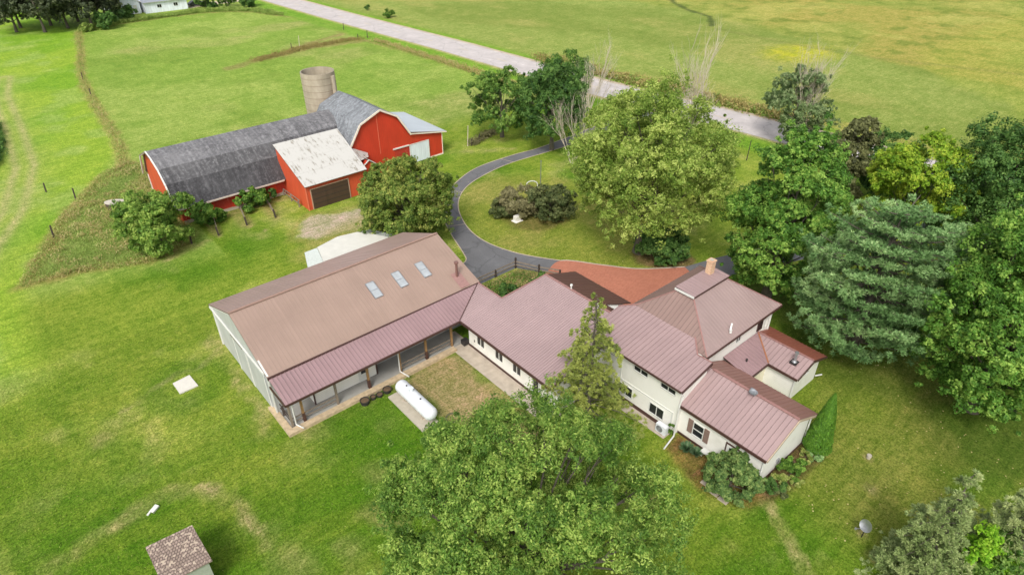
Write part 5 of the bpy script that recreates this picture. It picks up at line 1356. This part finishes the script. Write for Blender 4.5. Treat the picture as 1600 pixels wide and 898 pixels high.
# shrubs
G2 = 'shrubs and bushes'
tree('shrub', 'round bush against the barn wall beside the leftmost rail fence', 'bush', (15.2, 67.6), 1.75, 2.5, 0.0, F_MAPLE, 16, 34, 14, .13, 31, G2, .06, low=-.4)
tree('shrub', 'wide low bush against the red barn wall between two rail fences', 'bush', (20.0, 68.0), 1.9, 2.3, 0.0, F_MAPLE, 18, 34, 14, .13, 32, G2, .06, low=-.4)
tree('shrub', 'small bush at the right foot of the long barn wall', 'bush', (21.9, 68.6), 1.0, 1.7, 0.0, F_DARK, 10, 26, 12, .11, 33, G2, .05, low=-.4)
tree('shrub', 'green right-hand half of the big shrub mass inside the drive loop', 'bush', (43.6, 44.8), 3.1, 3.5, 0.0, F_SHRUB, 34, 44, 15, .13, 34, G2, .08, low=-.4)
tree('brown_shrub', 'brown half-dead shrub left of the green one inside the drive loop', 'bush', (41.7, 47.6), 2.5, 3.1, 0.0, F_SHRUBB, 28, 40, 14, .11, 35, G2, .08, low=-.4, asp=.25)
tree('shrub', 'small dark green bush at the left end of the shrub mass', 'bush', (39.8, 48.3), 1.4, 1.9, 0.0, F_SHRUB, 14, 30, 13, .12, 36, G2, .06, low=-.4)
tree('shrub', 'dark green shrub at the foot of the cottonwood by the brick paving', 'bush', (46.2, 31.6), 2.9, 2.9, 0.0, F_DARK, 34, 44, 15, .13, 37, G2, .08, low=-.4)
tree('shrub', 'dense rounded bush at the front corner of the low gabled wing', 'bush', (26.9, 11.2), 1.95, 2.3, 0.0, F_RHODO, 60, 46, 16, .085, 38, G2, .06, low=-.4, lobe=(.16, .26), asp=.45)
tree('shrub', 'low leafy shrub in the fenced bed, left one', 'bush', (29.9, 35.4), 1.25, 1.5, 0.0, F_DARK, 14, 30, 13, .09, 39, G2, .05, low=-.4)
tree('shrub', 'low leafy shrub in the fenced bed, right one', 'bush', (33.2, 35.1), 1.1, 1.3, 0.0, F_DARK, 12, 28, 13, .09, 40, G2, .05, low=-.4)
tree('climbing_plant', 'small green vine by the air conditioner pipe', 'plant', (27.75, 16.3), .22, 1.25, 0.1, F_MAPLE, 8, 16, 8, .06, 41, None, .02, low=-.4, trunk_on=True)
def arborvitae(loc, R_, h, seed):
    rs = np.random.RandomState(seed); t = thing('arborvitae', 'narrow pointed green arborvitae behind the low gabled wing', 'tree', (loc[0], loc[1], 0))
    N = 26000; z = h * rs.rand(N) ** 1.25; a = rs.rand(N) * 6.283
    lump = .88 + .24 * vnoise(a * 1.6, z * 2.2, .5, seed)
    rr = R_ * np.clip(1 - z / h, 0, 1) ** .72 * np.clip(.55 + z * 1.2, 0, 1) * lump * (1 - .22 * rs.rand(N) ** 2)
    C = np.stack([rr * np.cos(a), rr * np.sin(a), z + .04], 1)
    T = unit(np.stack([np.cos(a) * .45, np.sin(a) * .45, np.ones(N)], 1) + rs.randn(N, 3) * .3); Nn = unit(np.stack([np.cos(a), np.sin(a), .3 + 0 * a], 1) + rs.randn(N, 3) * .5)
    leaf_mesh('crown', C, Nn, .055, .022, .45 + .25 * (lump - 1) * 4 + .15 * rs.randn(N), F_ARB, t, T=T)
    mb = MB(); mb.tube((0, 0, 0), (0, 0, h * .8), .07, .03, 7); q = mb.build('trunk', BARK); q.parent = t
arborvitae((33.9, 9.3), .95, 4.9, 42)
for i, (px_, py_, r_, h_, m_, lab, sz) in enumerate([(28.9, 9.3, .6, .8, F_DARK, 'dark green perennial at the gable corner beside the dense bush', .09), (29.7, 9.2, .65, .8, F_VARIE, 'yellow-green variegated plants in the gable border', .10), (30.6, 9.35, .75, .85, F_MAPLE, 'green leafy plants in the middle of the gable border', .10),
        (31.5, 9.45, .7, .8, F_MAPLE2, 'bright green plants toward the far end of the gable border', .10), (32.4, 9.4, .6, .6, F_VARIE, 'pale edged plants near the arborvitae in the gable border', .09), (33.0, 9.0, .55, .55, F_PINE, 'blue-grey plant at the foot of the arborvitae', .10),
        (28.9, 8.85, .5, .6, F_SHRUB, 'low dark plant at the tip of the gable border', .09), (30.3, 8.8, .5, .5, F_VARIE, 'small pale plant on the lawn side of the gable border', .08)]):
    tree('border_plant', lab, 'plant', (px_, py_), r_, h_, 0.0, m_, 9, 22, 10, sz, 50 + i, 'plants in the gable border', .02, low=-.4, asp=.4)

def rosette(label, loc, n, r, m, seed):
    rs = np.random.RandomState(seed)
    t = thing('hosta', label, 'plant', (loc[0], loc[1], 0), 0, 'spiky plants below the shuttered window')
    a = rs.rand(n) * 2 * np.pi; tilt = .25 + .9 * rs.rand(n)
    T = np.stack([np.cos(a) * np.sin(tilt), np.sin(a) * np.sin(tilt), np.cos(tilt)], 1)
    C = T * (r * .5) + np.array([0, 0, .05]); Nn = unit(np.cross(T, np.stack([-np.sin(a), np.cos(a), 0 * a], 1)))
    leaf_mesh('leaves', C, Nn, r * .55, r * .09, .4 + .3 * rs.rand(n), m, t, T=T)
    mb = MB(); mb.tube((0, 0, 0), (0, 0, .2), .06, .04, 8); q = mb.build('stem', BARK); q.parent = t
rosette('left spiky green plant in the mulch below the window', (27.45, 14.75), 150, .62, F_HOSTA, 1)
rosette('right spiky green plant in the mulch below the window', (27.6, 14.1), 130, .55, F_HOSTA, 2)

def conifer(name, label, loc, R_, H_, cb, m, whorls, nb, seed, curve=0.25, tuft=(0.30, 26), spread=0.30, nl=(.16, .014), shape='cone', sag=0.0, gap=0.0, group=G1, r0=.2, cv0=.5, nwidth=.45, inner=.25, bark=BARK, top_round=1.0):
    """whorled branches carrying needle tufts"""
    rs = np.random.RandomState(seed)
    t = thing(name, label, 'tree', (loc[0], loc[1], 0), 0, group)
    mb = MB(); P = []; D = []; CV = []; RC = []
    mb.path([(0, 0, 0), (.05, .03, H_ * .5), (0, 0, H_ * .97)], [r0, r0 * .6, r0 * .1], 8)
    for w in range(whorls):
        tt = (w + .5) / whorls
        z = cb + (H_ - cb) * tt
        prof = (1 - tt) ** .8 if shape == 'cone' else math.sqrt(max(1 - (max(tt - .30, 0) / .70) ** 2.2, 0.0)) * (0.72 + .28 * min(tt / .3, 1))
        n_ = max(3, int(nb * (.4 + .6 * prof)))
        a0 = rs.rand() * 6.28
        for b_ in range(n_):
            if rs.rand() < gap: continue
            a = a0 + 6.283 * b_ / n_ + rs.randn() * .18
            Lb = max(R_ * prof * ((0.62 + .50 * rs.rand()) if shape == 'round' else (0.50 + .58 * rs.rand())), .35)
            rise = curve * Lb
            e = np.array([math.cos(a), math.sin(a), 0.0])
            zz = z + rs.randn() * (.05 if shape == 'round' else .12)
            pts = [np.array([0, 0, zz]), e * Lb * .5 + [0, 0, zz + rise * .35 - sag * Lb * .12], e * Lb + [0, 0, zz + rise - sag * Lb * .5]]
            mb.path([tuple(p) for p in pts], [r0 * .22, r0 * .14, r0 * .05], 5)
            side = np.array([-e[1], e[0], 0])
            nt = max(3, int(Lb * nwidth * 10))
            bv = cv0 + .12 * rs.randn()
            for k in range(nt):
                inn = inner * max(0.0, 1 - max(tt - .45, 0) * 2.6) if shape == 'round' else inner
                s = inn + (1 - inn) * (rs.rand() ** .75)
                base = pts[1] + (pts[2] - pts[1]) * ((s - .5) * 2) if s > .5 else pts[0] + (pts[1] - pts[0]) * (s * 2)
                sd_ = rs.randn() * spread * Lb * (.35 + .75 * (1 - abs(s - .55)))
                p = base + side * sd_ + np.array([0, 0, rs.randn() * .06 + (-abs(sd_) * .25 * sag)])
                P.append(p); D.append(e * .6 + side * np.sign(sd_) * .3 + [0, 0, .5 - sag * .6]); CV.append(bv + .18 * (s - .6)); RC.append(tuft[0] * (.7 + .5 * rs.rand()))
    P = np.array(P); D = unit(np.array(D)); CV = np.array(CV); RC = np.array(RC)
    per = tuft[1]; K = len(P); idx = np.repeat(np.arange(K), per)
    dirs = unit(D[idx] * .9 + rs.randn(K * per, 3) * .75)
    C = P[idx] + dirs * (RC[idx] * .55 * (.5 + .6 * rs.rand(K * per)))[:, None]
    C[:, 2] = np.maximum(C[:, 2], .04)
    Nn = unit(np.cross(dirs, rs.randn(K * per, 3)))
    Nn[Nn[:, 2] < 0] *= -1
    Nn = unit(Nn + np.array([0, 0, .7]))
    Ls = nl[0] * (.7 + .6 * rs.rand(K * per))
    leaf_mesh('crown', C, Nn, Ls, np.full(K * per, nl[1]), CV[idx] + .12 * rs.randn(K * per), m, t, T=dirs)
    q = mb.build('trunk', bark); q.parent = t
    return t
conifer('pine_tree', 'broad blue-green pine with layered branches on the right', (45.4, 12.4), 6.1, 12.6, .7, F_PINE, 11, 14, 61, curve=.30, tuft=(.34, 50), spread=.17, nl=(.17, .030), shape='round', nwidth=.62, r0=.35, inner=.45)
conifer('spruce_tree', 'ragged olive spruce in front of the farmhouse roofs', (24.9, 21.2), 4.1, 10.2, .4, F_SPRUCE, 20, 10, 62, curve=-.02, tuft=(.30, 34), spread=.14, nl=(.095, .026), sag=.55, gap=.26, nwidth=.9, r0=.16, cv0=.66)
conifer('spruce_tree', 'sparse grey-green spruce at the bottom right, left one', (29.0, 1.3), 2.7, 8.6, .2, F_SAGE, 20, 10, 63, curve=-.02, tuft=(.28, 32), spread=.18, nl=(.085, .024), sag=.4, gap=.14, nwidth=1.0, r0=.14, cv0=.5)
conifer('spruce_tree', 'pale grey-green spruce at the bottom right corner', (32.0, -1.2), 2.9, 8.6, .2, F_SAGE, 20, 10, 64, curve=-.02, tuft=(.28, 32), spread=.18, nl=(.085, .024), sag=.4, gap=.12, nwidth=1.0, r0=.14, cv0=.62)
tree('shrub', 'bright green leafy sapling among the bottom right spruces', 'bush', (30.4, -.6), 1.6, 4.6, 0.2, F_LIME, 18, 30, 14, .08, 65, G2, .08, low=-.3)
tree('shrub', 'mid green thicket in the bottom right corner under the spruces', 'bush', (31.2, -2.2), 2.2, 4.6, 0.0, F_OAK, 26, 36, 14, .08, 66, G2, .08, low=-.4)

# far pines and hedge
k = 0
FP = [(14.5, 194, 5.0, 12), (19.5, 189.5, 5.2, 12.5), (24.5, 191, 4.8, 13), (29, 187.5, 4.6, 12), (33, 191.5, 4.6, 11), (22, 197, 5, 13), (28, 198, 5, 13.5), (35, 198, 4.6, 10), (16, 199, 5, 13)]
fl = ['leftmost', 'second', 'third', 'fourth', 'fifth', 'sixth', 'seventh', 'eighth', 'ninth']
for i, (x_, y_, r_, h_) in enumerate(FP):
    tree('pine_tree', 'dark pine of the far grove, ' + ['left end of its front row', 'second from the left in its front row', 'third from the left in its front row', 'fourth from the left in its front row', 'right end of its front row', 'back row above the second front pine', 'back row above the third front pine', 'back row at the right', 'back row at the left end'][i], 'tree', (x_, y_), r_, h_, 1.5, F_DKPINE, 26, 30, 12, .34, 70 + i, 'dark pines of the far grove', .3, asp=.35, lobe=(.25, .36))
for i, (x_, y_, r_, h_, m_, lab) in enumerate([(31.5, 184, 2.6, 3.6, F_DARK, 'dark bush right of the far pines, at their foot'), (35.4, 190.5, 2.0, 3.0, F_PINE, 'bluish bush between the far pines and the white outbuilding'), (38.6, 191.5, 1.7, 3.2, F_DARK, 'small pointed dark bush in front of the white outbuilding'),
        (58.5, 196.0, 3.0, 3.6, F_DARK, 'left end of the far hedge beside the car'), (63.2, 192.6, 3.2, 3.6, F_OAK, 'middle of the far hedge by the road'), (67.6, 189.2, 2.6, 3.0, F_DARK, 'right end of the far hedge next to the road'), (27, 184.2, 1.8, 1.8, F_WEED, 'low bush where the fence row meets the far grove')]):
    tree('far_bush', lab, 'bush', (x_, y_), r_, h_, 0, m_, 18, 26, 10, .26, 90 + i, 'bushes along the far field edge', .1, low=-.4)
tree('far_bush', 'small round bush standing alone beyond the road', 'bush', (87.9, 150.5), 1.5, 2.4, 0, F_MAPLE, 10, 22, 10, .16, 98, 'bushes along the far field edge', .06, low=-.4)
tree('far_bush', 'tiny dark bush beyond the road, farther than the round one', 'bush', (89.0, 162.7), .9, 1.3, 0, F_DARK, 8, 16, 8, .14, 99, 'bushes along the far field edge', .05, low=-.4)

# bare dead trees
def dead_tree(name, label, loc, H_, spread, seed, n=9, z0=0.0, r=.11, parent=None, group='bare dead trees'):
    rs = random.Random(seed)
    t = parent or thing(name, label, 'tree', (loc[0], loc[1], 0), 0, group)
    mb = MB()
    def br(p, d, L, r_, lev):
        q = p
        for i in range(4):
            d = (d + Vector((rs.uniform(-.12, .12), rs.uniform(-.12, .12), .06))).normalized()
            e = q + d * L / 4
            mb.tube(q, e, r_ * (1 - i * .18), r_ * (1 - (i + 1) * .18), 5, cap=False)
            if lev < 3 and i > 0:
                for _ in range(2 if lev < 2 else 1):
                    dd = (d + Vector((rs.uniform(-1, 1), rs.uniform(-1, 1), rs.uniform(-.1, .5))) * .55).normalized()
                    br(e, dd, L * rs.uniform(.35, .6), r_ * .45, lev + 1)
            q = e
    for i in range(n):
        a = rs.uniform(0, 6.28); s_ = rs.uniform(.1, 1) * spread
        d = Vector((math.cos(a) * s_, math.sin(a) * s_, 1)).normalized()
        br(Vector((loc[0] if parent else 0, loc[1] if parent else 0, z0)) + Vector((math.cos(a), math.sin(a), 0)) * .15, d, (H_ - z0) * rs.uniform(.65, 1.0), r, 0)
    o = mb.build('dead_branches' if parent else 'trunk', DEADWOOD)
    o.parent = t
    if parent: o.location = (-parent.location[0], -parent.location[1], 0)
    return t
dead_tree('dead_tree', 'bare white dead tree rising behind the cottonwood', (71.8, 47.4), 9.0, .22, 101, 7, r=.10)
dead_tree('dead_tree', 'low bare grey dead tree left of the cottonwood near the road', (68.0, 62.0), 6.8, .7, 102, 5, r=.06)
dead_tree('dead_tree', 'pale dead branches leaning out between the drive trees and the cottonwood', (56.0, 53.8), 6.8, .6, 103, 5, r=.06)
dead_tree('dead_tree', 'pale dead twigs sticking out above the grey-green poplar', (84.6, 38.6), 8.4, .40, 104, 8, r=.07)
dead_tree('dead_tree', 'small bare tree by the road at the right end of the drive loop', (72.5, 66.5), 6.8, .45, 105, 5, r=.06)

# ------------------------------------------------------------------ weeds, dry grass, garden ground cover
def scatter_in(poly, n, seed):
    rs = np.random.RandomState(seed); p = np.array(poly); lo, hi = p.min(0), p.max(0)
    out = []
    while len(out) < n:
        q = lo + rs.rand(n * 2, 2) * (hi - lo); ok = inside(q[:, 0], q[:, 1], [tuple(a) for a in poly]); out.extend(q[ok].tolist())
    return np.array(out[:n])
def weeds(name, pts, h, per, size, m, seed, label=None, asp=.3, hvar=.5, vv=.5):
    rs = np.random.RandomState(seed); K = len(pts)
    idx = np.repeat(np.arange(K), per); hh = h * (1 - hvar + 2 * hvar * vnoise(pts[:, 0], pts[:, 1], 1.8, seed))
    C = np.zeros((K * per, 3)); C[:, :2] = pts[idx] + rs.randn(K * per, 2) * .16; C[:, 2] = rs.rand(K * per) * hh[idx] + .03
    T = unit(np.stack([rs.randn(K * per) * .45, rs.randn(K * per) * .45, np.ones(K * per)], 1))
    Nn = unit(np.cross(T, rs.randn(K * per, 3))); Nn = unit(Nn + np.array([0, 0, 1.0]))
    var = vv + .3 * (vnoise(pts[:, 0], pts[:, 1], 1.3, seed + 3)[idx] - .5) + .14 * rs.randn(K * per)
    o = leaf_mesh(name, C, Nn, size * (.6 + .8 * rs.rand(K * per)), size * asp, var, m, None, T=T)
    return tag(o, label, 'weeds' if label else None, kind='stuff')
weeds('tall_weeds', scatter_in(WEEDS, 6000, 1), .42, 5, .09, F_WEED, 201, 'tall green weeds filling the corner left of the barn')
wp = scatter_in(WEEDS, 7000, 2); dd_ = -sdf(wp[:, 0], wp[:, 1], WEEDS) + 2.2 * (fbm(wp[:, 0], wp[:, 1], 2.2, 77) - .5)
weeds('tan_weeds', wp[fbm(wp[:, 0], wp[:, 1] * 1.6, 1.5, 321) > .56], .5, 5, .10, F_DRYWEED, 218, 'pale tan grass clumps scattered through the weed patch', vv=.6)
weeds('dry_weeds', wp[dd_ < .7], .4, 4, .09, F_DRYWEED, 202, 'dry tan grass along the edges of the weed patch')
def along_line(pl, n, w, seed):
    rs = np.random.RandomState(seed); P = np.array(pl, float); seg = np.linalg.norm(P[1:] - P[:-1], axis=1); cum = np.concatenate([[0], np.cumsum(seg)])
    s = rs.rand(n) * cum[-1]; k = np.clip(np.searchsorted(cum, s) - 1, 0, len(seg) - 1); t = (s - cum[k]) / seg[k]
    return P[k] + (P[k + 1] - P[k]) * t[:, None] + rs.randn(n, 2) * w
weeds('fence_row_grass', along_line(FENCEROW, 1100, .38, 3), .5, 4, .12, F_DRYWEED, 203, 'strip of dry tall grass along the field fence row')
weeds('fence_row_weeds', along_line(FENCEROW, 800, .4, 4), .5, 4, .13, F_WEED, 204, 'green weeds mixed through the field fence row')
weeds('verge_grass', along_line([(72.5, 131), (73.0, 118), (73.4, 104), (73.4, 92), (73.0, 80)], 2000, .6, 5), .5, 4, .15, F_DRYWEED, 205, 'dry tall grass along the road side of the field')
weeds('far_edge_weeds', along_line([(28, 187.5), (39, 189.2), (54, 190), (61.6, 187), (66.4, 181.4), (69, 172)], 2600, .8, 6), .8, 5, .2, F_WEED, 206, 'overgrown green strip along the far end of the field')
weeds('crop_edge', along_line([(1.6, 121), (1.2, 115), (0.9, 110), (-0.4, 103), (-3, 97)], 1500, .4, 17), 1.2, 6, .2, F_DARK, 217, 'dark standing crop at the far left edge of the mown field')
weeds('brush_line', along_line([(50.0, 67.3), (53, 68.2), (57, 69.5), (62, 71)], 800, .35, 7), .8, 6, .14, F_SHRUBB, 207, 'brown brush along the fence by the drive trees', vv=.35)
weeds('brown_strip_grass', along_line([(46, 131.6), (52, 133.2), (58.5, 135), (66, 135.2), (71, 134.5)], 1600, .9, 8), .35, 4, .16, F_DRYWEED, 208, 'brown matted grass strip in the middle of the field', vv=.15)
weeds('roadside_weeds', along_line([(92.3, 40), (91.6, 52), (89.8, 70), (89.5, 82), (89.0, 96)], 2600, .9, 9), 1.1, 5, .22, F_DRYWEED, 209, 'tall yellowish weeds on the far side of the road', vv=.4)
weeds('roadside_green_weeds', along_line([(92.3, 40), (91.6, 52), (89.8, 70), (89.5, 82), (89.0, 96)], 1400, 1.0, 10), 1.0, 5, .22, F_WEED, 210, 'tall green weeds on the far side of the road')
bedp = [(27.0, 32.6), (34.0, 32.2), (35.2, 36.0), (33.8, 38.4), (29.4, 38.6), (26.8, 36.4)]
weeds('flower_bed', scatter_in(bedp, 900, 11), .42, 8, .07, F_MAPLE, 211, 'low mixed greenery in the fenced bed', asp=.5)
weeds('dry_flower_bed', scatter_in(bedp, 500, 12), .35, 8, .06, F_DRYWEED, 212, 'dry straw coloured plants in the fenced bed', asp=.4)
# lawn blades
def lawn(n, seed):
    rs = np.random.RandomState(seed)
    x = rs.rand(n * 2) * 42 - 8; y = rs.rand(n * 2) * 52 + 0
    bad = (inside(x, y, [(8.2, 32.7), (22, 32.7), (22, 22), (23.3, 22), (35, 7.8), (37, 16), (41, 20), (41, 25), (36, 38), (30, 45), (26.5, 47), (8.4, 46.3)]))
    bad |= (y > 58 + 0 * x) | inside(x, y, [(15.4, 27.5), (16.8, 27.5), (16.8, 32.1), (15.4, 32.1)]) | inside(x, y, [(4, 42), (5.4, 42), (5.4, 43.7), (4, 43.7)])
    bad |= (sdf(x, y, COURT) < .6) | (y > 41 + .0 * x) & (x > 24) | (x > 27)
    x, y = x[~bad][:n], y[~bad][:n]; N = len(x)
    T = unit(np.stack([rs.randn(N) * .5, rs.randn(N) * .5, np.ones(N)], 1)); Nn = unit(np.cross(T, rs.randn(N, 3)) + np.array([0, 0, .5]))
    s = .045 * (.6 + .8 * rs.rand(N)); C = np.stack([x, y, s * .7], 1)
    var = .35 + .5 * (fbm(x, y, 3.0, 141) - .5) + .25 * rs.randn(N)
    o = leaf_mesh('grass_blades', C, Nn, s, s * .35, var, F_GRASS, None, T=T)
    tag(o, 'scattered grass tufts standing in the near lawn', 'grass', kind='stuff')
lawn(90000, 15)
rs_ = np.random.RandomState(44); nn = 900
lx = 28 + rs_.rand(nn) * 20; ly = -2 + rs_.rand(nn) * 62
ok = ~inside(lx, ly, [(26, 8), (42, 8), (46.4, 28.5), (38.2, 37.6), (35, 42), (35, 49), (42, 60), (20, 66), (20, 8)])
C_ = np.stack([lx[ok], ly[ok], np.full(ok.sum(), .03)], 1)
o_ = leaf_mesh('fallen_leaves', C_, unit(rs_.randn(ok.sum(), 3) * .3 + np.array([0, 0, 1])), .06, .045, .5 + .3 * rs_.rand(ok.sum()), F_DRYWEED)
tag(o_, 'pale fallen leaves scattered over the right-hand lawns', 'leaves', kind='stuff')
